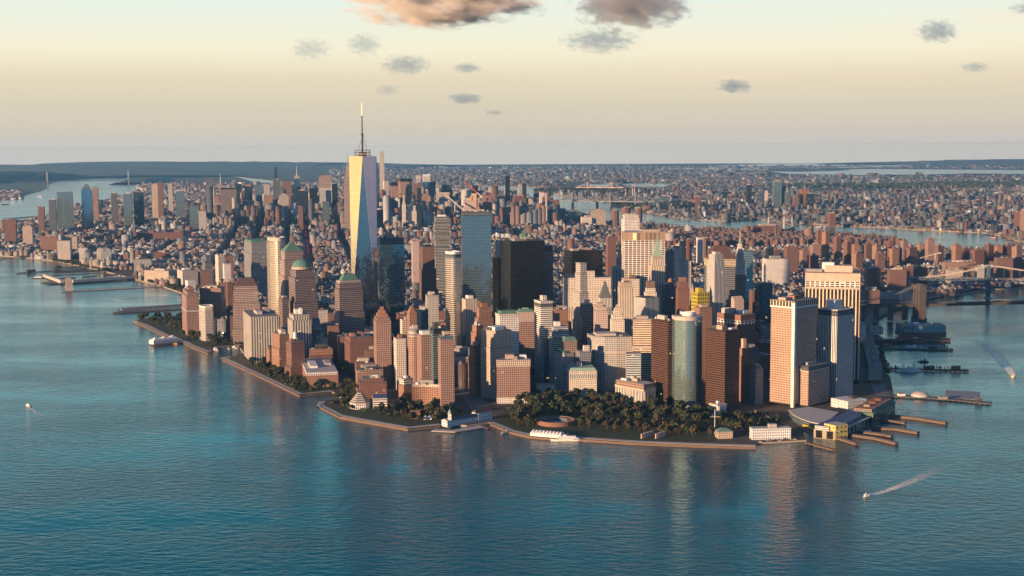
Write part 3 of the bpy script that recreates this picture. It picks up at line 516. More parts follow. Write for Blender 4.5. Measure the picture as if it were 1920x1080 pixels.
S('tan stone tower with vertical piers right of the grey pyramid tower', 1156, 1162, 1187, 530, 2.75, 'cream_strip', phi=5, side=28, tiers=[(.94, 0), (1, .8, 'tan')], top=('pent',))
S('pink tan block with brown roof house behind the vertical pier tower', 1176, 1180, 1199, 524, 2.85, 'cream', phi=5, side=26, top=(('block', .5, .5, 7, 'brown_stone', -.1, 0),))
S('cream tower with a dark brown drum top left of the green spire', 1203, 1208, 1236, 550, 2.62, 'cream', phi=5, side=28, tiers=[(.8, -2), (.93, 1), (1, 4)], top=(('block', .8, .8, 8, 'cream'), ('up', 8, .75), ('block', .95, .95, 13, 'brown_stone')))
S('cream tower with a tall pale green pyramid spire', 1218, 1222, 1247, 486, 2.87, 'cream_strip', phi=5, side=26, tiers=[(.72, -3), (.93, 0), (1, 2)], top=(('rim', 5, 'concrete'), ('up', 2, .92), ('pyr', 32, .16, 'copper_pale'), ('up', 31, .16), ('pyr', 22, .05, 'copper_pale'), ('up', 20, .4), ('spire', .8, 8, 'copper_pale')))
T('huge white gridded slab behind the green spire tower', 1169, 1171, 1247, 436, 2.98, 'grid_white', phi=5, side=35, tiers=[(.06, 0, 'black'), (.93, 0), (1, 0, 'louvre')], roof='roof_pale', top=(('block', .4, .5, 4, 'mech_tan', .2, 0),))
A('pale crinkled apartment tower rising behind the huge white gridded slab', 1169, 1171, 1199, 404, 3.37, 'white', phi=10, side=30, tiers=[(.97, 0), (1, 1.5)], top=(('block', .7, .6, 3, 'concrete'),))
S('gothic cream tower with a slender stepped spire left of the huge white slab', 1152, 1155, 1173, 500, 3.45, 'cream_strip', phi=5, side=20, tiers=[(.5, -6), (1, 0)], top=(('up', 0, .8), ('block', 1, 1, 22, 'cream_strip'), ('up', 22, .75), ('block', .9, .9, 10, 'cream'), ('up', 10, .6), ('pyr', 14, .3, 'mech_tan'), ('up', 13, .3), ('spire', 1, 10, 'mech_tan')))
S('teal roofed classical block below the gothic cream tower', 1146, 1149, 1168, 505, 3.2, 'slabs', phi=5, side=24, roof='copper_pale', top=(('pyr', 6, .6, 'copper_pale'),))
T('office block with lit ribbed front and mirrored dark right side', 1188, 1210, 1236, 560, 2.56, 'slabs', phi=34, roof='roof_dark', top=())
T('gold striped office block with horizontal bands left of the brown slab', 1185, 1188, 1231, 600, 2.42, 'band_gold', phi=-3, side=34, tiers=[(.62, -2), (.64, -2.5, 'concrete'), (1, 0)], roof='roof_pale', top=(('block', .5, .5, 4, 'mech_tan', -.1, .1),))
T('low wing with teal bands at the foot of the gold striped block', 1172, 1174, 1202, 664, 2.38, 'pale_band', phi=-3, side=20, top=(), foot=False)
T('brown bronze slab between the gold striped block and the curved glass tower', 1229, 1253, 1267, 603, 760, 'brown_glass', phi=32, side=46, roof='roof_dark', top=('pent',))
T('curved glass tower with a white stone edge and round crown facing the harbour', 1266, 1269, 1323, 596, 766, 'curve_glass', phi=6, side=34, poly=lambda w, d: [(w / 2, d * .1), (w / 2, d / 2), (-w / 2, d / 2), (-w / 2, -d * .1)] + [(-w * .44 + w * .88 * k / 14, -d * .1 - d * .42 * math.sin(math.pi * (k + .6) / 15.2)) for k in range(15)], tiers=[(.06, .5, 'steel'), (.965, 0), (1, -.6, 'concrete')], roof='roof_pale', top=(('up', 0, .45), ('ring', 4, -4, 'white_paint'), ('up', 3, 1.0), ('ring', 4, 4, 'white_paint')))
T('striped post modern tower under a dark hipped pyramid roof', 1324, 1330, 1379, 487, 2.80, 'white_band', phi=5, side=44, tiers=[(.93, .3, 'grey_band'), (1, -.8, 'band_gold')], top=(('up', 0, .93), ('pyr', 26, .5, 'brown_roof')))
S('slim white stone tower with chamfered crown', 1329, 1340, 1360, 490, 2.69, 'slabs', phi=28, side=26, tiers=[(.3, -3), (.94, 0), (1, 1)], top=(('up', 0, .85), ('block', 1, 1, 12, 'slabs'), ('up', 12, .75), ('block', .8, .8, 5, 'concrete')))
S('art deco tower with a tapering cream crown and gold needle', 1378, 1381, 1398, 500, 2.88, 'tan_dark', phi=5, side=24, tiers=[(.6, -2), (.9, 0), (1, 1, 'cream')], top=(('up', 0, 1.0), ('block', .95, .95, 14, 'cream'), ('up', 14, .85), ('block', .9, .9, 14, 'cream_strip'), ('up', 14, .78), ('pyr', 18, .5, 'cream'), ('up', 18, .45), ('pyr', 8, .3, 'copper_pale'), ('up', 8, .3), ('spire', 1, 24, 'gold')))
L('yellow and black chequered block left of the slim white stone tower', 1300, 1308, 1330, 550, 2.58, 'yellow', phi=22, side=24, roof='yellow_paint', top=(('block', .4, .5, 8, 'yellow_paint', -.1, 0),))
S('small orange brick block below the yellow chequered block', 1304, 1312, 1335, 578, 2.44, 'brick_orange', phi=22, side=20, top=('pent',))
S('red brown brick tower left of the chequered yellow block', 1269, 1272, 1293, 530, 2.74, 'brick', phi=5, side=26, tiers=[(.92, 0), (1, 2)], top=(('block', .7, .6, 9, 'brickwork'),))
S('slim church like stone tower with pointed lantern', 1293, 1296, 1302, 552, 2.66, 'tan_dark', phi=5, side=10, top=(('up', 0, .7), ('block', 1, 1, 10, 'mech_tan'), ('up', 10, .7), ('pyr', 10, .1, 'mech_tan')))
T('dark office tower with a brown globe on its roof', 1244, 1247, 1271, 533, 2.85, 'slate', phi=5, side=24, top=(('drum', 4, 2, 'roof_dark'), ('dome', 5.5, 9, 'terra')))
T('grey glass tower behind the green spire tower on its right', 1246, 1248, 1264, 472, 3.1, 'grey', phi=5, side=26)
T('blank lilac slab in the distance right of the huge white slab', 1270, 1273, 1296, 490, 3.45, 'concrete', phi=5, side=30, top=(('block', .3, .3, 6, 'mech_tan', -.2, 0),))
T('red brown granite block with a row of white roof vents', 1345, 1389, 1416, 592, 2.48, 'brick_brown', phi=38, tiers=[(.85, 0), (.92, 0, 'grid_white'), (1, -.2, 'brickwork')], top=(('block', .07, .3, 9, 'concrete', -.42, .2), ('block', .07, .3, 9, 'concrete', -.3, .2), ('block', .07, .3, 9, 'concrete', -.18, .2), ('block', .07, .3, 9, 'concrete', -.06, .2), ('block', .35, .3, 5, 'white_paint', .28, -.1), ('block', .3, .3, 7, 'mech', .1, .3)))
T('dark office block with brown ribbon floors right of the curved glass tower', 1324, 1360, 1387, 622, 772, 'brown_glass', phi=40, tiers=[(1, 0)], roof='roof_dark', top=(('block', .3, .3, 7, 'mech_tan', -.1, 0), ('block', .5, .3, 5, 'roof_dark', .1, .3), ('block', .3, .2, 2, 'white_paint', .33, -.2)))
S('small orange art deco tower with an open belfry', 1387, 1393, 1412, 655, 2.33, 'brick_orange', phi=30, side=18, tiers=[(.85, -1), (1, 1)], top=(('block', .35, .35, 16, 'pink_stone', -.1, 0),))
S('tan tower with a hipped roof under the striped tower', 1371, 1377, 1395, 565, 2.62, 'pink_concrete', phi=20, side=18, tiers=[(1, 0)], top=(('gable', 8, 'mech_tan'),))
T('grey weathered office block between the dark block and the waffle tower', 1398, 1404, 1424, 655, 2.36, 'grey', phi=20, side=24, top=('pent',))
T('small grey gridded block close to the foot of the waffle tower', 1411, 1417, 1431, 692, 2.3, 'grey', phi=25, side=20, top=('pent',))
T('dark teal glass tower left of the waffle tower', 1421, 1424, 1449, 533, 2.9, 'dark_glass', phi=5, side=30, roof='roof_dark', top=())
T('slanting pale glass tower behind the art deco needle tower', 1394, 1396, 1412, 470, 3.1, 'teal_glass', phi=5, side=24)
T('dark brown slab half hidden behind the dark teal glass tower', 1408, 1410, 1424, 545, 2.95, 'brick_brown', phi=5, side=24, top=())
# ---- the east edge
def waffle():
    t = T('orange waffle gridded tower with white corner strip and crenellated crown', 1446, 1490, 1532, 566, 764, 'waffle', phi=45, tiers=[(.02, -1, 'black'), (.94, 0), (1, -1, 'piers')], roof='roof_grey', top=(('block', .3, .3, 6, 'terra', 0, 0), ('block', .2, .2, 8, 'mech', .2, .25), ('block', .25, .3, 4, 'mech_tan', -.3, .1)))
    w, d, h = t['dims']; mb = MB(); mb.box(-w / 2 - 1.6, -w / 2 + 4, -d / 2 - 1.6, -d / 2 + 4, 0, h - 2); mb.build('corner_pier', 'white_paint', t)
    mb = MB(); mb.box(-w / 2 - 1.2, w / 2 + 1.2, -d / 2 - 1.2, d / 2 + 1.2, h * .935, h * .95); mb.build('cornice', 'white_paint', t)
    t = T('lower waffle gridded wing with dark attic below the crenellated tower', 1493, 1516, 1555, 689, 764, 'waffle', phi=45, tiers=[(.02, -.5, 'black'), (.88, 0), (.9, -.8, 'concrete'), (1, .2, 'grey_dark')], roof='roof_grey', top=(('block', .4, .4, 5, 'mech', -.1, .1), ('block', .15, .2, 7, 'mech_tan', .15, .2)))
waffle()
T('grey white finned tower with dark notched corners', 1533, 1570, 1602, 584, 752, 'slabs', phi=44, tiers=[(.03, .5, 'black'), (.94, 0), (1, .3, 'grey_dark')], top=(('rim', 2, 'white_paint'), ('block', .45, .45, 16, 'white_paint', -.05, .05)))
T('wide tower of tan vertical piers and dark glass strips with a white roof sign frame', 1509, 1510, 1613, 512, 2.53, 'piers', phi=-16, side=58, tiers=[(.03, 0, 'black'), (.86, 0), (.875, -.3, 'concrete'), (.93, 0, 'grid_white'), (1, -.3, 'pink_stone')], top=(('block', .5, .5, 12, 'pink_stone', .1, .1), ('up', 0, 1), ('block', .22, .3, 17, 'white_paint', -.1, .1), ('block', .3, .3, 5, 'mech', -.35, 0)))
FOOT += [(GV(1560, 640, 2580).x, 2590, 70)]
# ---- low classical buildings round the park
def custom_house():
    t = bld('customs_house', 'low stone customs house with red trimmed cornice beside the park', 1154, 1207, 1229, 722, 764, 'cream', phi=40, tiers=[(.16, .4, 'white'), (.72, 0, 'slabs'), (.78, -.8, 'pink_stone'), (1, .4, 'brick_pink')], roof='roof_pale', top=(('block', .25, .2, 5, 'mech_tan', .05, 0), ('block', .2, .15, 6, 'concrete', .3, .2), ('block', .2, .2, 3, 'white_paint', -.2, .3)), cat='civic building')
    w, d, h = t['dims']
    for k in range(11):
        mb = MB(); mb.lathe([(1.1, h * .17), (.9, h * .71)], 8, -w / 2 - .6, -d / 2 + d * (k + .5) / 11); mb.build('column', 'concrete', t)
    for k in range(6):
        mb = MB(); mb.lathe([(1.1, h * .17), (.9, h * .71)], 8, -w / 2 + w * (k + .5) / 6, -d / 2 - .6); mb.build('column', 'concrete', t)
custom_house()
t = bld('brick_church', 'small white and brick shrine with rounded columned corner at the park edge', 1330, 1346, 1362, 760, 781, 'white_low', phi=35, tiers=[(.9, 0), (1, -.5, 'concrete')], roof='roof_pale', top=(('block', .2, .2, 4, 'white_paint'),), cat='church')
w, d, h = t['dims']
for k in range(5):
    a = R(200 + 35 * k); mb = MB(); mb.lathe([(.8, 0), (.7, h * .9)], 8, -w / 2 + 3 * math.cos(a), -d / 2 + 3 * math.sin(a)); mb.build('column', 'white_paint', t)
# ------------------------------------------------------------------ midtown and the far towers
M9 = dict(phi=9)
def far_spire():
    t = S('famous stepped stone skyscraper with a needle, half hidden left of the tallest tower', 641, 645, 658, 322, 6.95, 'granite', **M9, side=40, tiers=[(.2, -14), (.8, 0), (.9, 3), (1, 6)], top=(('up', 0, .7), ('block', .8, .8, 28, 'mech'), ('up', 28, .5), ('pyr', 26, .3, 'steel'), ('up', 26, .25), ('spire', 1.6, 60, 'steel')))
far_spire()
A('extremely thin pale square tower standing higher than the horizon', 711, 712, 720, 284, 9.75, 'grid_white', **M9, side=28, top=())
S('art deco spire tower with tapering steel crown in midtown', 813, 816, 825, 362, 8.8, 'cream_strip', **M9, side=32, tiers=[(.7, -4), (1, 0)], top=(('up', 0, .8), ('block', 1, 1, 30, 'cream'), ('up', 30, .9), ('pyr', 45, .3, 'steel'), ('up', 44, .3), ('spire', 2, 45, 'steel')))
T('wide eight sided slab with a dark top band in midtown', 743, 745, 772, 335, 8.7, 'brick_pink', **M9, side=28, poly=lambda w, d: [(-w * .3, -d / 2), (w * .3, -d / 2), (w / 2, -d * .2), (w / 2, d * .2), (w * .3, d / 2), (-w * .3, d / 2), (-w / 2, d * .2), (-w / 2, -d * .2)], tiers=[(.6, 0), (.62, .6, 'black'), (.92, 0), (1, .3, 'black')], top=())
T('faceted crystal glass tower with a thin white spire', 548, 549, 564, 335, 8.45, 'sky_glass', **M9, side=40, tiers=[(.75, 0), (1, 3)], top=(('pyr', 20, .45, 'mech'), ('up', 6, .3), ('spire', 2, 75, 'white_paint')))
T('sloping topped white granite slab in midtown left of the needle skyscraper', 595, 597, 621, 331, 9.0, 'granite', **M9, side=36, tiers=[(.8, 0), (1, 3)], top=(('block', .6, .6, 8, 'terra'),))
T('white ribbed office tower in front of the sloping granite slab', 597, 599, 621, 353, 8.3, 'slabs', **M9, side=30, tiers=[(.95, 0), (1, .5, 'concrete')], top=())
T('black midtown office slab left of the white ribbed tower', 578, 580, 595, 353, 8.2, 'black', **M9, side=30, top=())
T('black midtown slab right of the sloping granite slab', 621, 622, 633, 345, 8.6, 'black', **M9, side=24, top=())
T('wide dark framed slab facing the camera in west midtown', 412, 413, 443, 353, 7.55, 'granite_glass', phi=9, side=30, tiers=[(.97, 0), (1, 0, 'black')], top=())
T('dark tower with a notched top behind the wide dark framed slab', 383, 385, 402, 334, 9.0, 'slate', **M9, side=30, tiers=[(.85, 0), (1, 1)], top=())
S('tan tower with pyramid top left of the wide dark framed slab', 387, 389, 401, 351, 8.2, 'cream', **M9, side=26, tiers=[(.9, 0), (1, 2)], top=(('pyr', 22, .1, 'copper'),))
T('tower with tall white antenna behind the wide dark framed slab', 408, 410, 416, 343, 8.8, 'granite', **M9, side=26, top=(('spire', 2, 60, 'white_paint'),))
T('dark midtown tower with a white ball sign on its roof', 438, 440, 452, 345, 8.6, 'dark_glass', **M9, side=30, top=(('block', .5, .5, 10, 'white_paint', .3, 0),))
T('dark blue midtown tower right of the white ball sign', 456, 458, 473, 350, 8.4, 'dark_glass', **M9, side=30, top=(('block', .5, .5, 14, 'terra'),))
T('brown slab tower in front of the dark blue midtown tower', 452, 454, 468, 384, 7.4, 'brick_brown', **M9, side=30, top=('pent',))
T('teal glass tower above the western avenue canyon', 476, 478, 491, 346, 8.6, 'teal_glass', **M9, side=30, top=())
T('pale concrete tower right of the teal glass tower', 492, 494, 506, 346, 8.8, 'pale', **M9, side=30, top=())
T('slim very tall dark glass tower with a blue top', 513, 514, 520, 313, 10.1, 'dark_glass', **M9, side=26, tiers=[(.78, 0), (1, 1.5)], top=())
T('dark tower below the slim very tall dark glass tower with a red sign', 509, 511, 527, 337, 9.0, 'slate', **M9, side=30, tiers=[(.8, 0), (1, 4)], top=('pent',))
T('purple brown slab right of the red sign tower', 528, 530, 547, 340, 9.3, 'brick_brown', **M9, side=30, top=('pent',))
T('pink office slab in the garment district', 493, 495, 511, 367, 7.9, 'brick_pink', **M9, side=30, top=())
T('white and grey twin slab in the garment district', 521, 523, 541, 366, 7.7, 'balc_white', **M9, side=26, tiers=[(1, 0)], top=('pent',))
T('dark glass office tower in front of the crystal tower', 555, 557, 578, 358, 8.0, 'dark_glass', **M9, side=40, top=('pent',))
T('slim brown tower left of the avenue of red tail lights', 556, 558, 568, 388, 6.9, 'brick_brown', **M9, side=26, tiers=[(.7, 0), (1, 1)], top=('pent',))
T('small blue glass midtown slab with white left edge', 602, 604, 617, 378, 7.3, 'teal_glass', **M9, side=24, top=())
T('slanted glass tower with a chamfered top by the west river yards', 151, 152, 172, 357, 7.25, 'sky_glass', phi=9, side=42, tiers=[(.5, -2), (1, 0)], top=(('pyr', 30, .3, 'teal_glass'),))
T('dark twin glass tower by the river left of the slanted glass tower', 104, 106, 135, 361, 7.2, 'teal_glass', phi=9, side=30, top=('pent',))
T('grey tower at the river end left of the dark twin glass tower', 89, 91, 104, 375, 7.1, 'slate', **M9, side=26)
T('brown brick tower by the river piers', 69, 71, 82, 388, 6.8, 'brick_brown', **M9, side=26)
T('pinkish tower right of the slanted glass tower', 172, 174, 183, 352, 7.8, 'brick_pink', **M9, side=26)
T('blue grey tower in west midtown left of the navy slab', 229, 231, 247, 364, 7.5, 'teal_glass', **M9, side=30, top=('pent',))
T('navy blue slab tower in west midtown', 248, 250, 269, 361, 7.5, 'dark_glass', **M9, side=30, tiers=[(1, 0)], top=())
T('dark grey tower left of the blue grey tower', 206, 208, 219, 363, 7.8, 'grey_dark', **M9, side=26)
A('pair of tan apartment towers behind the navy slab', 282, 284, 296, 346, 8.4, 'tan', **M9, side=26)
A('dark brown apartment tower right of the tan pair', 293, 295, 305, 343, 8.4, 'brick_brown', **M9, side=26)
A('pale blue apartment tower left of the tan pyramid tower', 327, 329, 345, 359, 8.2, 'teal_glass', **M9, side=26)
T('pale tower with a red roof box in the far west', 313, 315, 323, 345, 9.4, 'pale', **M9, side=24)
A('green glass apartment block in front of the wide dark framed slab', 353, 355, 371, 386, 6.9, 'teal_glass', phi=9, side=26, top=())
A('grey apartment block beside the green glass block', 370, 372, 386, 396, 6.8, 'pale', **M9, side=26)
K('very long dark brick apartment block with corner towers in the west village', 239, 242, 343, 437, 6.35, 'brick', phi=9, side=40, tiers=[(1, 0)], top=(('block', .1, .9, 10, 'brickwork', -.44, 0), ('block', .1, .9, 10, 'brickwork', -.1, 0), ('block', .1, .9, 10, 'brickwork', .4, 0)))
K('dark brick slab at the far left by the river', 6, 8, 29, 413, 6.2, 'brick', **M9, side=30)
K('tan gridded warehouse near the west piers', 40, 42, 60, 425, 6.0, 'tan', **M9, side=30)
K('sunlit orange brick warehouse near the west piers', 68, 75, 108, 444, 5.7, 'brick_orange', phi=14, side=40, top=('pent',))
K('tan loft block right of the sunlit orange warehouse', 112, 115, 144, 444, 5.75, 'tan', **M9, side=40)
K('white low museum like block near the west shore', 105, 107, 131, 452, 5.5, 'concrete', **M9, side=40, top=())
A('white waterfront apartment tower right of the tree lined shore', 142, 148, 160, 465, 5.35, 'white', phi=14, side=24)
A('tan waterfront apartment tower on the tree lined shore', 176, 181, 192, 468, 5.2, 'cream', phi=14, side=24)
A('pale waterfront apartment tower on the tree lined shore', 184, 189, 208, 470, 5.12, 'pale_band', phi=14, side=24)
A('orange brick tower standing alone above the village roofs', 227, 231, 240, 476, 5.25, 'brick_orange', **M9, side=20)
K('wide pale slab block with ribbon windows near the pier shed', 244, 251, 283, 487, 4.85, 'pale', phi=16, side=26, top=('pent',))
K('red brick warehouse behind the wide pale slab block', 277, 287, 318, 474, 5.3, 'brick', **M9, side=40, roof='copper', top=('pent',))
L('long tan shed along the riverside highway', 268, 270, 316, 507, 4.55, 'tan', phi=-20, side=40, top=('pent',))
L('large white garage with a blank sunlit wall by the riverside highway', 316, 342, 371, 508, 4.42, 'concrete', phi=30, side=60, roof='roof_grey', top=(('block', .4, .4, 5, 'white_paint', -.1, 0),))
L('white crystalline salt shed next to the large garage', 344, 352, 367, 527, 4.28, 'white_paint', phi=30, side=26, tiers=[(1, 0)], roof='white_paint', top=())
A('brick and glass tower above the white salt shed', 372, 376, 396, 508, 3.75, 'brick_brown', phi=14, side=26, tiers=[(1, 0)], top=())
T('terraced brown brick office tower with lit zigzag side', 372, 384, 398, 480, 4.1, 'grey_band', phi=25, side=40, tiers=[(.6, -2), (.85, 0), (1, 3)], top=())
K('cream loft tower right of the terraced office tower', 398, 409, 421, 479, 4.2, 'cream', phi=30, side=30)
K('long brown loft block right of the cream loft tower', 409, 411, 438, 482, 4.35, 'brick_brown', phi=12, side=30, top=('pent',))
K('white and dark studio block left of the grey slab tower', 416, 420, 433, 495, 3.9, 'white', phi=20, side=26, top=(('block', .3, .4, 9, 'navy', .1, 0),))
A('red brick slab right of the terraced office tower', 421, 426, 436, 530, 3.55, 'brick', phi=20, side=24)
A('pink brick tower between the brick waterfront towers and the stepped tan tower', 406, 411, 424, 530, 3.5, 'brick_pink', phi=20, side=24)
T('slim tower with a pointed stone clock lantern in mid Manhattan', 752, 754, 761, 383, 7.0, 'cream', **M9, side=18, top=(('up', 0, .8), ('pyr', 40, .2, 'concrete'), ('up', 38, .2), ('spire', 2, 12, 'gold')))
S('cream office block with a gold pyramid tip', 762, 764, 781, 386, 7.2, 'cream', **M9, side=30, tiers=[(.8, 0), (1, 5)], top=(('up', 0, .35), ('pyr', 36, .08, 'gold'),))
A('slim dark bronze tower right of the gold tip', 780, 782, 790, 353, 6.9, 'dark_glass', **M9, side=18, top=())
T('black slab left of the clock lantern tower', 749, 750, 757, 371, 7.3, 'black', **M9, side=20, top=())
T('pink office tower with dark top left of the eight sided slab', 730, 732, 747, 342, 8.6, 'brick_pink', **M9, side=30, tiers=[(.9, 0), (1, 2, 'black')], top=())
T('sunlit tan slab at the foot of the extremely thin tower', 712, 720, 729, 339, 9.0, 'cream', phi=20, side=30, top=())
T('pale blue glass tower with a slanted white crown', 791, 793, 807, 331, 9.35, 'sky_glass', **M9, side=34, tiers=[(.85, 0), (1, .5, 'white_band')], top=(('gable', 14, 'white_paint'),))
T('grey tower with a white top left of the slanted white crown', 778, 780, 789, 329, 9.5, 'pale', **M9, side=26, tiers=[(.9, 0), (1, 0, 'concrete')], top=())
T('purple tower behind the slim dark bronze tower', 773, 775, 790, 345, 9.0, 'brick_brown', **M9, side=30)
S('rounded stone tower right of the slim dark bronze tower', 796, 798, 804, 358, 8.2, 'tan_dark', **M9, side=20, tiers=[(.9, 0), (1, 2)], top=(('dome', 8, 10, 'mech_tan'),))
A('orange brick tower beside the rounded stone tower', 789, 791, 799, 367, 7.9, 'brick_orange', **M9, side=20)
T('navy glass tower right of the art deco spire', 826, 828, 848, 347, 8.9, 'dark_glass', **M9, side=30, tiers=[(.85, 0), (1, 3)], top=())
T('grey tower with a flat wide top in front of the navy glass tower', 821, 823, 842, 361, 8.0, 'pale', **M9, side=26, tiers=[(.95, 0), (1, -2, 'concrete')], top=())
T('slim teal tower right of the navy glass tower', 862, 864, 871, 340, 9.3, 'teal_glass', **M9, side=20, top=())
T('dark slab behind the concrete core under construction', 884, 886, 896, 348, 9.0, 'dark_glass', **M9, side=24, top=())
A('pink apartment tower right of the concrete core', 902, 904, 912, 363, 8.4, 'brick_pink', **M9, side=20)
A('pink apartment tower with a red pyramid cap', 911, 913, 922, 368, 8.2, 'brick_pink', **M9, side=22, top=(('pyr', 16, .1, 'red_paint'),))
T('black slab with white side wings right of the construction tower', 904, 906, 922, 379, 7.3, 'black', **M9, side=30, top=())
A('very slender black glass tower on the east side', 947, 948, 956, 330, 8.95, 'black', **M9, side=24, top=())
T('dark tower with a pointed roof on the east side', 931, 933, 945, 368, 8.3, 'dark_glass', **M9, side=24, top=(('pyr', 26, .05, 'slate_roof'),))
A('broad copper brown tower with a serrated top right of the black glass tower', 961, 964, 986, 368, 7.9, 'brick', phi=14, side=40, tiers=[(.93, 0), (1, 5)], top=('pent',))
T('dark blue slab behind the copper brown tower', 978, 980, 987, 345, 9.0, 'dark_glass', **M9, side=24, top=())
T('grey tower left of the dark blue slab', 971, 973, 979, 347, 9.1, 'pale', **M9, side=22)
A('white slab tower by the river left of the red brown tower', 1010, 1012, 1021, 361, 8.4, 'white', **M9, side=20)
A('red brown tower by the river with flat roof', 1016, 1018, 1032, 369, 8.1, 'brick', **M9, side=30)
A('red brown tower with a white mast by the river', 1032, 1034, 1049, 375, 8.0, 'brick', **M9, side=30, top=(('spire', 1.5, 50, 'white_paint'),))
K('teal glass hospital block by the river', 1065, 1067, 1092, 398, 7.6, 'teal_glass', **M9, side=40)
K('stepped tan hospital block by the river', 1105, 1108, 1136, 394, 7.4, 'tan', **M9, side=40, tiers=[(.9, 0), (1, 6)], top=('pent',))
K('tan hospital wing with rounded bays', 1088, 1091, 1110, 407, 7.2, 'cream', **M9, side=30)
for i, (a, b_, v) in enumerate(((1147, 1162, 395), (1166, 1184, 390), (1191, 1206, 391))):
    A(['dark brown octagonal riverside tower, leftmost of three', 'reddish octagonal riverside tower in the middle of three', 'brown octagonal riverside tower, rightmost of three'][i], a, a + .4, b_, v, 7.3, 'brick_brown' if i != 1 else 'brick', **M9, side=38, poly=lambda w, d: ngon(w / 2, d / 2, 8, .39), group='octagonal riverside towers')
qq = [(1225, 1237, 372, 9.7, 'teal_glass', 'pale green slab at the left end of the far bank towers'), (1235, 1252, 368, 9.9, 'teal_glass', 'green glass tower second in the far bank row'), (1236, 1250, 378, 9.5, 'dark_glass', 'dark teal tower in front of the green glass far bank tower'), (1260, 1276, 376, 9.5, 'dark_glass', 'navy tower standing alone in the far bank row'),
      (1290, 1304, 376, 9.6, 'brick_pink', 'lilac tower right of the navy far bank tower'), (1301, 1316, 369, 9.9, 'brick', 'tower with a rust red top in the far bank row'), (1314, 1325, 378, 9.6, 'dark_glass', 'dark block at the right end of the far bank row'), (1399, 1410, 347, 10.2, 'dark_glass', 'lone dark tower far behind the river chimneys'), (1449, 1466, 341, 9.75, 'teal_glass', 'tallest green glass tower across the river'),
      (1464, 1473, 350, 9.8, 'dark_glass', 'dark neighbour of the tallest green glass tower across the river'), (1473, 1482, 361, 9.7, 'teal_glass', 'short glass tower right of the tallest green glass tower'), (1501, 1518, 355, 9.8, 'rust', 'unfinished red steel tower frame across the river'), (1512, 1527, 364, 9.6, 'dark_glass', 'dark box right of the red steel frame'), (1488, 1497, 367, 9.6, 'brick_brown', 'brown block left of the red steel frame'), (1431, 1440, 358, 10.3, 'cream', 'cream tower left of the tallest green glass tower')]
for a, b_, v, y, st, lb in qq: T(lb, a, a + (b_ - a) * .15, b_, v, y, st, phi=6, side=40, top=('pent',) if st != 'rust' else (('spire', 1.5, 40, 'white_paint'),))
A('brick tower with a yellow crane arm on the far river bank', 1554, 1556, 1567, 400, 7.5, 'brick', **M9, side=30, top=(('block', .8, .8, 4, 'yellow_paint'),))
A('red waterfront tower at the right edge of the picture', 1900, 1903, 1912, 397, 6.7, 'brick', phi=-10, side=20)
A('grey waterfront tower cut by the right edge of the picture', 1911, 1914, 1935, 395, 6.65, 'brick_pink', phi=-10, side=20)
L('long white shed on the far river bank', 1832, 1834, 1897, 430, 7.0, 'white_low', phi=-6, side=40, roof='roof_pale', top=())
# brick housing estates along the east river
est = [(1585, 1597, 455), (1598, 1611, 459), (1619, 1636, 458), (1640, 1652, 460), (1663, 1676, 453), (1668, 1686, 467), (1700, 1720, 465), (1735, 1753, 449), (1565, 1578, 445), (1545, 1556, 436), (1530, 1543, 433), (1690, 1703, 452), (1850, 1864, 460), (1866, 1880, 462), (1884, 1898, 460), (1902, 1917, 463), (1805, 1818, 466), (1788, 1802, 460), (1755, 1770, 462), (1720, 1734, 458), (1820, 1846, 470), (1600, 1618, 476), (1640, 1660, 476), (1500, 1518, 470), (1516, 1535, 480), (1470, 1485, 462), (1447, 1462, 470)]
for i, (a, b_, v) in enumerate(est):
    y = 5.2 - (v - 440) * .012; st = ['brick', 'brick_orange', 'brick_brown', 'brick_pink'][i % 4]
    bld('brick_estate_tower', '%s brick estate tower %s near the east river' % (dict(brick='red', brick_orange='orange', brick_brown='dark brown', brick_pink='pinkish')[st], 'with sunlit side' if i % 2 else 'with a stair house on its roof'), a, a + (b_ - a) * .3, b_, v, y, st, phi=[30, 12, 22][i % 3], side=22, top=(('block', .35, .4, 7, 'brickwork'),), cat='apartment tower', group='brick estate towers along the east river')
for i, (a, b_, v, y, st) in enumerate(((1624, 1652, 504, 4.0, 'brick_brown'), (1667, 1700, 507, 3.95, 'brick_brown'), (1700, 1712, 500, 4.1, 'brick'), (1712, 1740, 503, 4.15, 'brick'), (1775, 1806, 506, 4.2, 'tan'), (1832, 1846, 502, 4.25, 'pale'), (1868, 1900, 484, 4.35, 'brick_brown'), (1900, 1930, 486, 4.4, 'brick_brown'), (1770, 1830, 492, 4.5, 'brick_pink'), (1620, 1650, 545, 3.72, 'brick_brown'), (1654, 1690, 549, 3.92, 'pale'), (1688, 1714, 552, 3.88, 'pale_band'))):
    K(['wide dark brick slab left of the bridge anchorage', 'wide dark brick slab with a white parapet above the bridge deck', 'narrow red brick slab above the bridge deck', 'orange lit brick slab above the bridge deck', 'tan slab block left of the blue bridge tower', 'pale ribbed slab just left of the blue bridge tower', 'brown twin slab just right of the blue bridge tower', 'brown slab cut by the right picture edge above the bridge', 'long pinkish brick range behind the bridge cable', 'shaded brick slab below the bridge deck at its left end', 'pale institutional block below the bridge anchorage', 'grey white block beside the stone bridge tower'][i], a, a + 2, b_, v, y, st, phi=4, side=26, top=('pent',))
A('tall brown apartment slab with notched roof in the crowded east side roofs', 1471, 1476, 1497, 463, 4.6, 'brick_brown', phi=12, side=30, top=('pent', 'pent'))
A('dark blue rounded glass tower in the east side roofs', 1438, 1440, 1451, 466, 4.6, 'dark_glass', phi=12, side=20, top=(('dome', 8, 10, 'dark_glass'),))
K('white block with a flat roof below the notched brown slab', 1435, 1437, 1480, 486, 4.25, 'white', phi=8, side=40)
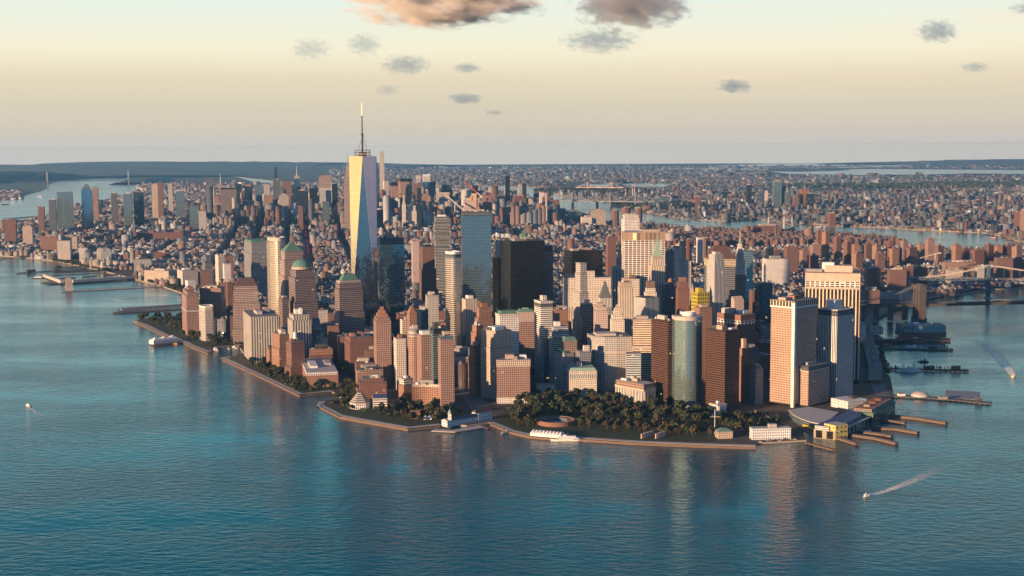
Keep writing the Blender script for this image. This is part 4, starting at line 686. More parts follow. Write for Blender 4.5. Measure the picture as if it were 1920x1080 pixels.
K('salmon pink block in the east side roofs', 1520, 1524, 1539, 459, 5.2, 'brick_pink', phi=12, side=26)
A('tan twin tower in the east village roofs', 1260, 1264, 1279, 465, 4.4, 'pink_concrete', phi=14, side=18)
A('white slender tower in the east side roofs', 1305, 1309, 1318, 446, 5.0, 'white', phi=14, side=18)
A('red slender tower in the east side roofs left of the white slender tower', 1286, 1289, 1297, 450, 4.95, 'brick', phi=14, side=16)
A('dark tower with white edge in the east side roofs', 1275, 1277, 1287, 452, 4.9, 'dark_glass', phi=14, side=16)
A('pink tower right of the white slender tower', 1316, 1319, 1327, 447, 5.05, 'brick_pink', phi=14, side=16)
T('brown glass court tower behind the second black slab', 1137, 1140, 1155, 444, 4.2, 'brick', phi=12, side=24, tiers=[(.6, -1), (1, 0)], top=('pent',))
S('tan block with green cupola behind the broad black slab', 976, 978, 988, 446, 3.6, 'tan', phi=12, side=14, top=(('pyr', 18, .3, 'copper'), ('up', 17, .3), ('spire', 1.2, 12, 'copper')))
# ------------------------------------------------------------------ helpers for pieces laid out on the ground
def bar(name, pts, wid, z0, z1, mat, parent=None):              # a strip of given width along a line of ground points
    mb = MB(); n = len(pts); Lf, Rg = [], []
    for i, p in enumerate(pts):
        d = (Vector(pts[min(i + 1, n - 1)]).to_2d() - Vector(pts[max(i - 1, 0)]).to_2d()).normalized(); nn = Vector((-d.y, d.x)) * wid / 2
        Lf.append(Vector(p).to_2d() + nn); Rg.append(Vector(p).to_2d() - nn)
    for i in range(n - 1):
        a, b_, c, d = Rg[i], Rg[i + 1], Lf[i + 1], Lf[i]
        mb.face([(*a, z1), (*b_, z1), (*c, z1), (*d, z1)]); mb.face([(*a, z0), (*b_, z0), (*b_, z1), (*a, z1)]); mb.face([(*c, z0), (*d, z0), (*d, z1), (*c, z1)])
    mb.face([(*Lf[0], z0), (*Rg[0], z0), (*Rg[0], z1), (*Lf[0], z1)]); mb.face([(*Rg[-1], z0), (*Lf[-1], z0), (*Lf[-1], z1), (*Rg[-1], z1)])
    return mb.build(name, mat, parent)
def poly3(name, pts, z0, z1, mats, parent=None, sty='tan'):
    mb = MB(); P = [tuple(Vector(p).to_2d()) for p in pts]
    if sum(P[i][0] * P[(i + 1) % len(P)][1] - P[(i + 1) % len(P)][0] * P[i][1] for i in range(len(P))) < 0: P = P[::-1]
    mb.prism(P, z0, z1, sty, 0, 1 if not isinstance(mats, str) else 0); return mb.build(name, mats, parent)
gp = lambda u, v, z=0: G(u, v, z)
def pier(label, pts, wid, mat='pier_deck', h=3.0, piles=True, name='pier', rail=None):
    P = [gp(*p, h) for p in pts]; t = thing(name, label, 'pier', (0, 0, 0))
    bar('deck', P, wid, h - 1.2, h, mat, t)
    if piles:
        mb = MB()
        for a, b_ in zip(P, P[1:]):
            L_ = (b_ - a).length; d = (b_ - a) / L_; nn = Vector((-d.y, d.x, 0)) * wid * .46
            for k in range(int(L_ / 9) + 1):
                for s in (-1, 1): q = a + d * k * 9 + nn * s; mb.box(q.x - .5, q.x + .5, q.y - .5, q.y + .5, -1, h - 1.2)
        mb.build('piles', 'wood', t)['kind'] = 'stuff'
    if rail: bar('fender', P, wid + 2.4, .6, h - 1.4, rail, t)
    return t
# ---- bridges
def tower_frame(mb, p, d, h, zdeck, wid, leg, gothic=False):
    nn = Vector((-d.y, d.x, 0))
    for s in (-1, 1):
        q = p + nn * s * wid / 2
        mb.prism([(q.x - leg, q.y - leg), (q.x + leg, q.y - leg), (q.x + leg, q.y + leg), (q.x - leg, q.y + leg)], 0, h)
def steel_bridge():
    t = thing('suspension_bridge', 'blue grey steel suspension bridge with truss deck and thick pale cables', 'bridge')
    TP = gp(1852, 559); zd = GV(1852, 526, TP.y).z; zt = GV(1852, 497, TP.y).z
    A0 = GV(1610, 524, 4060); d = Vector((TP.x - A0.x, TP.y - A0.y, 0)).normalized(); nn = Vector((-d.y, d.x, 0))
    E0 = TP + d * 900; S0 = A0
    for s in (-1, 1):
        mb = MB(); q = TP + nn * s * 13
        mb.lathe([(5.5, 0), (5.5, 8)], 12, q.x, q.y); mb.prism([(q.x - 5, q.y - 5), (q.x + 5, q.y - 5), (q.x + 5, q.y + 5), (q.x - 5, q.y + 5)], 8, zt, Q=[(q.x - 3.4, q.y - 3.4), (q.x + 3.4, q.y - 3.4), (q.x + 3.4, q.y + 3.4), (q.x - 3.4, q.y + 3.4)]); mb.lathe([(2.6, zt), (2.6, zt + 2), (0, zt + 4)], 8, q.x, q.y)
        mb.build('tower_leg', 'blue_steel', t)
    mb = MB(); a, b_ = TP + nn * 13, TP - nn * 13
    for z in (zt - 2, zt - 14, zd + 14, zd - 6, zd - 22): mb.tube([(a.x, a.y, z), (b_.x, b_.y, z)], 1.6, 4)
    for z0, z1 in ((zd - 22, zd - 6), (zd - 38, zd - 22), (zd + 14, zt - 14)): mb.tube([(a.x, a.y, z0), (b_.x, b_.y, z1)], .8, 4); mb.tube([(a.x, a.y, z1), (b_.x, b_.y, z0)], .8, 4)
    mb.build('tower_bracing', 'blue_steel', t)
    mb = MB(); mb.lathe([(9, -1), (9, 4), (0, 4)], 14, TP.x + nn.x * 13, TP.y + nn.y * 13); mb.lathe([(9, -1), (9, 4), (0, 4)], 14, TP.x - nn.x * 13, TP.y - nn.y * 13); mb.build('pier_base', 'stone', t)
    bar('deck', [S0, E0], 34, zd - 1.5, zd, 'blue_steel', t)
    mb = MB()
    for s in (-1, 1):
        for z in (zd + 6,): mb.tube([S0 + nn * s * 17 + Vector((0, 0, z - S0.z)), E0 + nn * s * 17 + Vector((0, 0, z - E0.z))], .6, 4)
        n = 90; Ltot = (E0.to_2d() - S0.to_2d()).length
        for k in range(n):
            p0 = Vector((S0.x, S0.y, 0)) + d * Ltot * k / n + nn * s * 17; p1 = p0 + d * Ltot / n
            mb.tube([(p0.x, p0.y, zd), (p1.x, p1.y, zd + 6)] if k % 2 else [(p0.x, p0.y, zd + 6), (p1.x, p1.y, zd)], .55, 4)
    mb.build('truss', 'steel', t)
    An = GV(1695, 526, 4000); La = (Vector((An.x, An.y)) - Vector((TP.x, TP.y))).length
    for s in (-1, 1):
        pts = [Vector((TP.x, TP.y, 0)) - d * La * (1 - k / 16) + nn * s * 15 + Vector((0, 0, zd + 4 + (zt - zd - 4) * (k / 16) ** 2)) for k in range(17)]
        pts += [Vector((TP.x, TP.y, 0)) + d * 850 * k / 20 + nn * s * 15 + Vector((0, 0, zt - (zt - zd - 5) * (1 - (1 - k / 12) ** 2) if k < 12 else zd + 5 + (zt - zd - 5) * ((k - 12) / 12) ** 2)) for k in range(1, 21)]
        mb = MB(); mb.tube(pts, 1.0, 6); mb.build('cable', 'concrete', t)
        mb = MB()
        for q in pts[1::1]: mb.tube([q, (q.x, q.y, zd)], .18, 3)
        mb.build('hangers', 'steel', t)['kind'] = 'stuff'
    an = thing('bridge_anchorage', 'massive pale stone anchorage block under the steel bridge deck', 'bridge anchorage', (0, 0, 0))
    P = Vector((An.x, An.y, 0)); mb = MB(); q = [P - d * 22 - nn * 22, P + d * 22 - nn * 22, P + d * 22 + nn * 22, P - d * 22 + nn * 22]; P4 = [(x.x, x.y) for x in q]
    mb.prism(P4, GZ, zd - 1.6, Q=[(P.x + (x - P.x) * .9, P.y + (y - P.y) * .9) for x, y in P4]); mb.build('block', 'stone', an)
    for s in (-1, 1): mb = MB(); x = P + nn * s * 18; mb.prism([(x.x - 5, x.y - 5), (x.x + 5, x.y - 5), (x.x + 5, x.y + 5), (x.x - 5, x.y + 5)], zd - 1.6, zd + 12); mb.build('portal_house', 'stone', an)
steel_bridge()
def stone_bridge():
    t = thing('stone_tower_bridge', 'old suspension bridge with a tall stone tower pierced by two pointed arches', 'bridge')
    TP = gp(1723, 601); zt = GV(1723, 534, TP.y).z; zd = GV(1723, 571, TP.y).z
    Lp = GV(1600, 571, TP.y - 25); d = Vector((TP.x - Lp.x, TP.y - Lp.y, 0)).normalized(); nn = Vector((-d.y, d.x, 0))
    # pierced tower: three shafts joined by arch heads
    def loc(x, y): p = TP + nn * x + d * y; return (p.x, p.y)
    def bx(mb, x0, x1, z0, z1, y=9): mb.prism([loc(x0, -y), loc(x0, y), loc(x1, y), loc(x1, -y)], z0, z1)
    mb = MB(); bx(mb, -20, 20, -1, 10, 12); mb.build('pier_base', 'shaded_stone', t)
    for x in (-15.5, 0, 15.5): mb = MB(); bx(mb, x - 4, x + 4, 10, zt - 12); mb.build('shaft', 'shaded_stone', t)
    mb = MB(); bx(mb, -19.5, 19.5, zt - 12, zt - 3); bx(mb, -20.5, 20.5, zt - 3, zt, 10)
    for c in (-7.75, 7.75):
        for k in range(6):
            f = k / 6; z = zt - 26 + 14 * f; wv = 3.75 * (1 - math.sqrt(max(0, 1 - f * f)))
            bx(mb, c - 3.75, c - 3.75 + wv, z, z + 2.34); bx(mb, c + 3.75 - wv, c + 3.75, z, z + 2.34)
    mb.build('arch_head', 'shaded_stone', t)
    mb = MB(); bx(mb, -19, 19, 10, zd - 8, 7); mb.build('lower_wall', 'shaded_stone', t)
    E0 = TP + d * 700
    bar('deck', [Lp, TP - d * 30, E0], 26, zd - 4, zd, 'shaded_stone', t)
    bar('railing', [Lp - nn * 13, E0 - nn * 13], .8, zd + .0, zd + 3, 'shaded_stone', t); bar('railing', [Lp + nn * 13, E0 + nn * 13], .8, zd, zd + 3, 'shaded_stone', t)
    for s in (-12, -5, 5, 12):
        La = 250
        pts = [Vector((TP.x, TP.y, 0)) - d * La * (1 - k / 14) + nn * s + Vector((0, 0, zd + 2 + (zt - zd) * (k / 14) ** 2)) for k in range(15)]
        pts += [Vector((TP.x, TP.y, 0)) + d * 480 * k / 20 + nn * s + Vector((0, 0, zt + 1 - (zt - zd - 3) * (1 - (1 - k / 13) ** 2 if k < 13 else 1 - ((k - 13) / 13) ** 2))) for k in range(1, 21)]
        mb = MB(); mb.tube(pts, .45, 5); mb.build('cable', 'steel', t)
        mb = MB()
        for q in pts[1:]:
            mb.tube([q, (q.x, q.y, zd)], .1, 3)
        mb.build('hangers', 'steel', t)['kind'] = 'stuff'
    mb = MB()
    for k in range(1, 7): p = TP - d * (38 * k); mb.prism([(p.x - 6, p.y - 6), (p.x + 6, p.y - 6), (p.x + 6, p.y + 6), (p.x - 6, p.y + 6)], GZ, zd - 4)
    mb.build('approach_piers', 'shaded_stone', t)['kind'] = 'stuff'
stone_bridge()
def far_bridge(name, label, a, b_, zdk, towers, mat, wid, rise, truss=False):
    t = thing(name, label, 'bridge'); A0, B0 = gp(*a), gp(*b_); d = (B0 - A0).normalized(); nn = Vector((-d.y, d.x, 0)); Ln = (B0 - A0).length
    bar('deck', [A0, B0], wid, zdk - 5, zdk + 2, mat, t)
    tp = []
    for f in towers:
        p = A0 + d * Ln * f; tp.append(Ln * f); mb = MB()
        for s in (-1, 1):
            q = p + nn * s * wid * .4; mb.prism([(q.x - wid * .16, q.y - wid * .16), (q.x + wid * .16, q.y - wid * .16), (q.x + wid * .16, q.y + wid * .16), (q.x - wid * .16, q.y + wid * .16)], 0, zdk + rise)
        for z in (zdk + rise - 4, zdk + rise * .5): mb.tube([p + nn * wid * .4 + Vector((0, 0, z)), p - nn * wid * .4 + Vector((0, 0, z))], 4, 4)
        mb.build('tower', mat, t)
    mb = MB(); tp2 = [0] + tp + [Ln]
    for s in (-1, 1):
        pts = []
        for i in range(len(tp2) - 1):
            for k in range(13):
                f = k / 12; m_ = (1 - f) ** 2 if i == 0 else f ** 2
                h = rise * f ** 1.6 if i == 0 else rise * (1 - f) ** 1.6 if i == len(tp2) - 2 else rise * (abs(2 * f - 1) ** 1.7 * .92 + .08)
                pts.append(A0 + d * (tp2[i] + (tp2[i + 1] - tp2[i]) * f) + nn * s * wid * .4 + Vector((0, 0, zdk + h)))
        mb.tube(pts, 1.2 if not truss else 2.2, 4)
        if truss:
            for q, q2 in zip(pts, pts[1:]): mb.tube([q, (q2.x, q2.y, zdk)], 1.3, 3); mb.tube([(q.x, q.y, zdk), q2], 1.3, 3)
    mb.build('truss' if truss else 'cable', mat, t)
far_bridge('far_suspension_bridge', 'faint grey suspension bridge crossing the wide river at the far left', (30, 351), (275, 346), 65, (.23, .855), 'steel', 30, 118)
far_bridge('cantilever_bridge', 'grey steel cantilever bridge with four peaked towers over the narrow river', (1046, 386), (1225, 389), 42, (.16, .42, .56, .82), 'steel', 30, 66, True)
far_bridge('arch_bridge', 'pinkish far bridge low over the inlet beyond the cantilever bridge', (1080, 358), (1170, 359), 40, (.25, .75), 'pink_stone', 28, 55)
def chimney(label, u, vb, vt, col2=None, r=5):
    p = gp(u, vb, GZ); h = GV(u, vt, p.y).z; t = thing('chimney', label, 'chimney', (p.x, p.y, GZ), group=None)
    mb = MB(); mb.lathe([(r, 0), (r * .75, h * .7)], 12); mb.build('stack', 'concrete', t)
    mb = MB(); mb.lathe([(r * .75, h * .7), (r * .7, h * .85)], 12); mb.build('band', col2 or 'concrete', t)
    mb = MB(); mb.lathe([(r * .7, h * .85), (r * .65, h), (0, h)], 12); mb.build('top_band', 'concrete' if col2 else 'brickwork', t)
for u, vb, vt, lb in ((1441, 433, 404, 'leftmost of three cream power plant chimneys by the river'), (1470, 433, 402, 'middle one of three cream power plant chimneys by the river'), (1485, 433, 405, 'rightmost of three cream power plant chimneys by the river')): chimney(lb, u, vb, vt)
for u, vb, vt, lb in ((1173, 372, 355, 'shorter red and white banded chimney left of a lit block beyond the river'), (1186, 371, 346, 'taller red and white banded chimney beyond the river'), (1190, 371, 347, 'red and white banded chimney close right of the taller one')): chimney(lb, u, vb, vt, 'red_paint', 6)
K('red brick power house behind the three cream chimneys', 1410, 1415, 1465, 424, 6.55, 'brick', phi=9, side=60, top=('pent',))
def crane(label, u, v, Y, mat, tip, h0):
    p = GV(u, v, Y); q = GV(tip[0], tip[1], Y + 20); t = thing('tower_crane', label, 'crane', (0, 0, 0))
    mb = MB(); mb.tube([(p.x, p.y, h0), (p.x, p.y, p.z)], 1.4, 4); mb.build('mast', mat, t)
    mb = MB(); mb.tube([p, q], 1.5, 4); d = q - p
    for k in range(8): a = p + d * k / 8 + Vector((0, 0, 1.6)); b_ = p + d * (k + 1) / 8; mb.tube([a, b_], .5, 3)
    mb.build('jib', mat, t)
    mb = MB(); e = p - d.normalized() * 14; mb.tube([p, e], 1.4, 4); mb.box(e.x - 3, e.x + 3, e.y - 2, e.y + 2, e.z - 4, e.z + 1); mb.build('counterweight', 'concrete', t)
crane('white luffing crane leaning left from the concrete core', 869, 394, 3090, 'concrete', (834, 364), 250)
crane('red tower crane standing on the concrete core', 894, 361, 3100, 'red_paint', (870, 340), 285)
def side_crane(): crane('thin white construction crane behind the steel bridge cable', 1754, 476, 4300, 'concrete', (1725, 484), 2)
side_crane()
# ---- piers
pier('long pier with a narrow shed reaching out north of the riverside park', [(212, 586), (345, 578)], 26, 'pier_deck')
sh_ = thing('pier_shed', 'long low flat shed standing on the pier north of the riverside park', 'shed'); bar('roof', [gp(226, 578, 9), gp(345, 570, 9)], 14, 8, 9, 'roof_grey', sh_); bar('wall', [gp(227, 578, 9), gp(345, 570, 9)], 12, 3, 8, 'steel', sh_)
pier('second deck of the pier pair with trees north of the riverside park', [(222, 580), (345, 571)], 22, 'lawn')
pier('low pier running to the square vent tower in the river', [(116, 546), (306, 536)], 20, 'concrete', h=2.5)
A_ = bld('vent_tower', 'square tan ventilation tower standing in the river at a pier end', 120, 122, 135, 524, 546, 'pink_concrete', phi=20, side=18, top=(('block', .7, .7, 3, 'concrete'),), cat='vent tower', base_z=1.5, foot=False)
pier('wide pier deck carrying the long white shed', [(84, 531), (255, 520)], 90, 'pier_deck')
sh_ = thing('pier_shed', 'long white fronted pier shed with a lit end wall', 'shed'); bar('long_wing', [gp(136, 530, 3), gp(257, 522, 3)], 13, 3, 11, 'concrete', sh_); bar('end_wing', [gp(84, 519, 3), gp(117, 531, 3)], 12, 3, 13, 'concrete', sh_); bar('back_wing', [gp(100, 513, 3), gp(205, 508, 3)], 14, 3, 9, 'roof_dark', sh_)
for k in range(3): bar('roof_ridge', [gp(112 + 40 * k, 524 - 3 * k, 3), gp(140 + 40 * k, 522 - 3 * k, 3)], 16, 3, 7, 'roof_grey', sh_)
pier('narrow pier with a tree clump at its tip off the tree lined shore', [(30, 512), (165, 503)], 20, 'pier_deck')
pier('short pier with trees next to the narrow tree tip pier', [(100, 503), (160, 499)], 18, 'lawn')
pier('dark pier below the western warehouses', [(-20, 484), (60, 482)], 24, 'pier_deck')
pier('pale pier platform at the far left edge', [(-30, 470), (40, 464)], 50, 'concrete'); L('green sheds row on the pale pier at the far left edge', -20, -19, 38, 461, 468, 'pale_band', phi=14, side=40, top=(), base_z=3, foot=False)
pier('dark far pier below the dark twin towers', [(10, 410), (80, 404)], 40, 'pier_deck')
pier('stubby landing below the white ruffled ferry tent', [(286, 647), (340, 641)], 26, 'dark_steel', h=2.5, piles=False)
# eastern piers
pier('dark long pier with a masted ship alongside south of the market pier', [(1645, 651), (1787, 655)], 22, 'pier_deck')
pier('market pier deck under the glass pavilion', [(1690, 634), (1782, 637)], 62, 'wood')
L('glass and brown market pavilion with rooftop tents on the pier', 1685, 1688, 1774, 611, 632, 'teal_glass', phi=-4, side=50, tiers=[(.4, -1, 'brick_brown'), (1, 0)], top=(('block', .1, .2, 5, 'yellow_paint', -.4, 0), ('block', .12, .3, 4, 'white_paint', -.1, 0), ('block', .1, .2, 3, 'mech', .3, .1)), base_z=3, foot=False)
L('pale low pavilion with striped front at the foot of the market pier', 1631, 1633, 1656, 614, 628, 'white_band', phi=4, side=30, foot=False, top=())
pier('ragged dark pier with pilings and a white tour boat alongside', [(1652, 690), (1720, 692), (1816, 694)], 17, 'black_paint')
pier('long straight ferry pier with a glass dome shelter', [(1675, 741), (1750, 745), (1858, 755)], 17, 'pier_deck')
pier('square grey floating platform beside the long ferry pier', [(1805, 733), (1806, 748)], 58, 'steel', h=2.2, piles=False)
def dome_shelter():
    p = gp(1725, 742, 3.2); t = thing('dome_shelter', 'pale glass dome shelter on the long ferry pier', 'shelter', p); mb = MB(); mb.lathe([(15 * math.cos(a * .26), 8 * math.sin(a * .26)) for a in range(7)], 20); mb.build('dome', 'concrete', t, True); mb = MB(); mb.lathe([(15.4, 0), (15.4, 1.2), (14.6, 1.2)], 20); mb.build('rim', 'white_paint', t)
dome_shelter()
for lb, p in (('short lit timber slip rack just below the yellow terminal front', [(1567, 817), (1608, 830)]), ('longest lit timber slip rack reaching right from the terminal', [(1588, 812), (1640, 819), (1682, 829)]), ('curved grey slip rack second from the lit one', [(1604, 807), (1645, 811), (1673, 816)]), ('long lit slip rack with a rounded end', [(1622, 799), (1680, 802), (1722, 809)]), ('short shaded slip rack under the arcaded terminal', [(1652, 785), (1698, 791)]), ('outermost long straight slip rack below the ferry pier', [(1667, 777), (1720, 782), (1775, 791)])):
    pier(lb, p, 5.5, 'pier_deck', h=4.5, name='slip_rack', rail='brown_stone')
pier('narrow breakwater pier off the coast guard yard', [(1512, 829), (1563, 842)], 7, 'brown_stone', h=3)
pier('promenade deck in front of the white pier house', [(812, 806), (850, 808), (905, 799)], 16, 'concrete', h=2.2); pier('small jetty right of the white pier house', [(897, 796), (918, 803)], 6, 'wood', h=2)
for k, (u, v, wd_, hh_, mt_, lb) in enumerate(((1660, 688, 14, 5, 'mech', 'small grey shed at the root of the ragged dark pier'), (1742, 691, 20, 4, 'roof_dark', 'low dark shed halfway along the ragged dark pier'), (1792, 692, 16, 5, 'rust', 'rust brown shed near the tip of the ragged dark pier'), (1664, 650, 18, 5, 'terra', 'terracotta shed at the root of the dark long pier'), (1748, 653, 14, 4, 'navy', 'navy kiosk beyond the paddle ferry on the dark long pier'), (1690, 742, 12, 4, 'white_paint', 'white ticket kiosk at the root of the long ferry pier'), (1768, 748, 14, 4, 'mech', 'grey waiting shed past the glass dome on the long ferry pier'), (1835, 752, 10, 4, 'roof_dark', 'dark hut at the end of the long ferry pier'))):
    p = gp(u, v, 3.05); t = thing('pier_shed', lb, 'shed', p, .1); mb = MB(); mb.box(-wd_ / 2, wd_ / 2, -4, 4, 0, hh_); mb.build('wall', mt_, t)
    mb = MB(); x, y = wd_ / 2 + .6, 4.6; mb.face([(-x, -y, hh_), (x, -y, hh_), (x, 0, hh_ + 2), (-x, 0, hh_ + 2)]); mb.face([(x, y, hh_), (-x, y, hh_), (-x, 0, hh_ + 2), (x, 0, hh_ + 2)]); mb.face([(-x, y, hh_), (-x, -y, hh_), (-x, 0, hh_ + 2)]); mb.face([(x, -y, hh_), (x, y, hh_), (x, 0, hh_ + 2)]); mb.build('roof', 'roof_grey', t)
for pts_ in ([(1660, 688.5), (1812, 692)], [(1650, 650), (1780, 653)]):
    A0_, B0_ = gp(*pts_[0], 3), gp(*pts_[1], 3); mb = MB()
    for k in range(40): q = A0_.lerp(B0_, rnd.random()) + Vector((0, rnd.uniform(-6, 6), 0)); mb.box(q.x - .5, q.x + .5, q.y - .5, q.y + .5, 3, rnd.uniform(5, 10))
    o = mb.build('pier_pilings', 'black_paint'); o['kind'] = 'stuff'
# ---- ferry terminals
def ferry_terminal():
    t = thing('ferry_terminal', 'ferry terminal with a big pale curved roof and a yellow block at its water corner', 'ferry terminal')
    z = 14; Pr = [gp(1478, 769, z), gp(1487, 778, z), gp(1503, 786, z), gp(1522, 792, z), gp(1544, 796, z), gp(1573, 773, z), gp(1545, 768, z), gp(1517, 763, z)]
    poly3('roof', Pr, z - .8, z + .5, ['concrete', 'roof_pale'], t)
    c = sum(Pr, Vector()) / len(Pr); poly3('glass_hall', [c + (p - c) * .96 for p in Pr], 3, z - .8, ['teal_glass', 'roof_pale'], t, 'teal_glass')
    poly3('base_wall', [gp(1505, 800, 3), gp(1546, 812, 3), gp(1566, 800, 3), gp(1530, 788, 3)], 0, 7, ['yellow_paint', 'concrete'], t)
    a, b_ = gp(1545, 818, 2), gp(1566, 823, 2); d = (b_ - a); nn = Vector((-d.y, d.x, 0)).normalized() * 26
    poly3('corner_block', [a, b_, b_ + nn, a + nn], 0, 22, ['yellow_wall', 'roof_pale'], t, 'yellow_wall')
    e = gp(1627, 794, 2); nn2 = Vector((-(e - b_).y, (e - b_).x, 0)).normalized() * 34
    poly3('slip_front', [b_, e, e + nn2, b_ + nn2], 0, 13, ['slip', 'blue_steel'], t, 'slip')
    poly3('upper_gallery', [b_ + nn2 * .3, e + nn2 * .3, e + nn2 * .95, b_ + nn2 * .95], 13, 19, ['white_band', 'blue_roof'], t, 'white_band')
    bar('canopy', [b_ + (e - b_) * .03 - nn2 * .08, e - nn2 * .08], 5, 12.2, 12.9, 'copper_pale', t)
    FOOT.extend([(c.x, c.y, 70), ((b_.x + e.x) / 2, (b_.y + e.y) / 2, 60)])
fac('yellow_wall', (.72, .54, .16), (.03, .03, .03), bay=9, fl=7, fx=.3, fy=.35, lit=0); fac('slip', (.34, .29, .20), (.01, .012, .015), bay=15, fl=13, fx=.6, fy=.9, lit=.2)
ferry_terminal()
def old_terminal():
    t = thing('old_ferry_terminal', 'old green and brown arcaded ferry terminal right of the curved roof terminal', 'ferry terminal'); a, b_ = gp(1637, 797, 0), gp(1678, 773, 0); d = b_ - a; nn = Vector((-d.y, d.x, 0)).normalized() * 40
    poly3('arcade_hall', [a, b_, b_ + nn, a + nn], 0, 17, ['arcade', 'roof_dark'], t, 'arcade'); m_ = .02
    poly3('cornice', [a - nn * m_ - d * .01, b_ - nn * m_ + d * .01, b_ + nn * 1.02 + d * .01, a + nn * 1.02 - d * .01], 17, 18.5, 'copper', t); poly3('attic', [a + nn * .12 + d * .06, b_ + nn * .12 - d * .04, b_ + nn * .85 - d * .04, a + nn * .85 + d * .06], 18.5, 23, ['tan_dark', 'terra'], t, 'tan_dark')
    for k in range(3): q = a + d * (.25 + .25 * k) + nn * .5; mb = MB(); mb.box(q.x - 4, q.x + 4, q.y - 3, q.y + 3, 23, 26); mb.build('rooftop_unit', 'rust' if k else 'mech_tan', t)
    FOOT.append((((a + b_) / 2 + nn / 2).x, ((a + b_) / 2 + nn / 2).y, 50))
old_terminal()
L('white roofed low hall behind the ferry terminals', 1585, 1590, 1626, 754, 769, 'white_low', phi=30, side=40, roof='white_paint', top=(('block', .1, .3, 3, 'dark_steel', .1, 0), ('block', .1, .3, 3, 'dark_steel', .3, 0)))
L('cream three storey coast guard house by the parking yard', 1409, 1411, 1483, 805, 825, 'white_low', phi=6, side=16, tiers=[(1, 0)], roof='roof_pale', top=(('block', .2, .5, 5, 'concrete', .05, 0),))
# ---- white pier house with clock tower
def pier_house():
    t = thing('pier_house', 'long white pier house with green roof and a small clock tower at its water end', 'pier building')
    a, b_ = gp(838, 801, 2.4), gp(922, 786, 2.4); d = (b_ - a).normalized(); nn = Vector((-d.y, d.x, 0)); L_ = (b_ - a).length; c = a + nn * 6
    def bxx(mb, f0, f1, w0, w1, z0, z1): P = [c + d * L_ * f0 + nn * w0, c + d * L_ * f1 + nn * w0, c + d * L_ * f1 + nn * w1, c + d * L_ * f0 + nn * w1]; mb.prism([(p.x, p.y) for p in P], z0, z1, 'white_low')
    def gab(mb, f0, f1, w0, w1, z0, zr):
        p = lambda f, w_, z: tuple((c + d * L_ * f + nn * w_).to_2d()) + (z,); wm = (w0 + w1) / 2
        mb.face([p(f0, w0, z0), p(f1, w0, z0), p(f1, wm, zr), p(f0, wm, zr)]); mb.face([p(f1, w1, z0), p(f0, w1, z0), p(f0, wm, zr), p(f1, wm, zr)]); mb.face([p(f0, w1, z0), p(f0, w0, z0), p(f0, wm, zr)]); mb.face([p(f1, w0, z0), p(f1, w1, z0), p(f1, wm, zr)])
    mb = MB(); bxx(mb, .1, .68, -6, 6, 2.4, 11); mb.build('long_wing', 'white_low', t); mb = MB(); gab(mb, .1, .68, -6.6, 6.6, 11, 15); mb.build('long_roof', 'slate_roof', t)
    mb = MB(); bxx(mb, .68, 1, -8, 8, 2.4, 16); mb.build('shore_wing', 'white_low', t); mb = MB(); gab(mb, .675, 1.005, -8.6, 8.6, 16, 21); mb.build('shore_roof', 'brown_roof', t)
    mb = MB(); bxx(mb, 0, .1, -7, 7, 2.4, 12); mb.build('end_wing', 'white_low', t); mb = MB(); gab(mb, -.005, .1, -7.5, 7.5, 12, 15); mb.build('end_roof', 'concrete', t)
    q = c + d * L_ * .09 - nn * 3; mb = MB(); mb.box(q.x - 2.6, q.x + 2.6, q.y - 2.6, q.y + 2.6, 2.4, 22, 0); tw = mb.build('clock_tower', 'white_paint', t)
    mb = MB(); mb.lathe([(3.4, 22), (2.6, 25), (.2, 30)], 8, q.x, q.y); mb.build('spire', 'copper_pale', tw)
    mb = MB(); mb.lathe([(0, 18), (1.3, 18), (1.3, 18.2)], 12, q.x, q.y); mb = MB(); mb.box(q.x - 1.1, q.x + 1.1, q.y - 2.75, q.y - 2.6, 17, 19.2); mb.build('clock_face', 'concrete', tw)
    FOOT.append(((a.x + b_.x) / 2, (a.y + b_.y) / 2, 50))
pier_house()
# ---- stepped museum
def museum():
    p = gp(673, 768, GZ); t = thing('museum', 'six sided stepped pyramid museum with pale louvred tiers', 'museum', (p.x, p.y + 16, GZ), R(10)); r = 17
    mb = MB(); mb.prism(ngon(r, r, 6), 0, 9, 'white'); mb.build('drum', 'white', t); z = 9
    for k in range(6): mb = MB(); rr = r + 1.2 - k * 2.6; mb.prism(ngon(rr, rr, 6), z, z + 1.4, 'tan'); mb.build('roof_tier', 'concrete', t); mb = MB(); mb.prism(ngon(rr - 1.6, rr - 1.6, 6), z + 1.4, z + 3.1); mb.build('louvre_band', 'slate_roof', t); z += 3.1
    FOOT.append((p.x, p.y + 16, 26))
museum()
L('white museum wing with a sloping blue roof beside the stepped pyramid', 695, 700, 726, 748, 770, 'white_band', phi=8, side=34, roof='blue_roof', top=(('gable', 4, 'blue_roof'),))
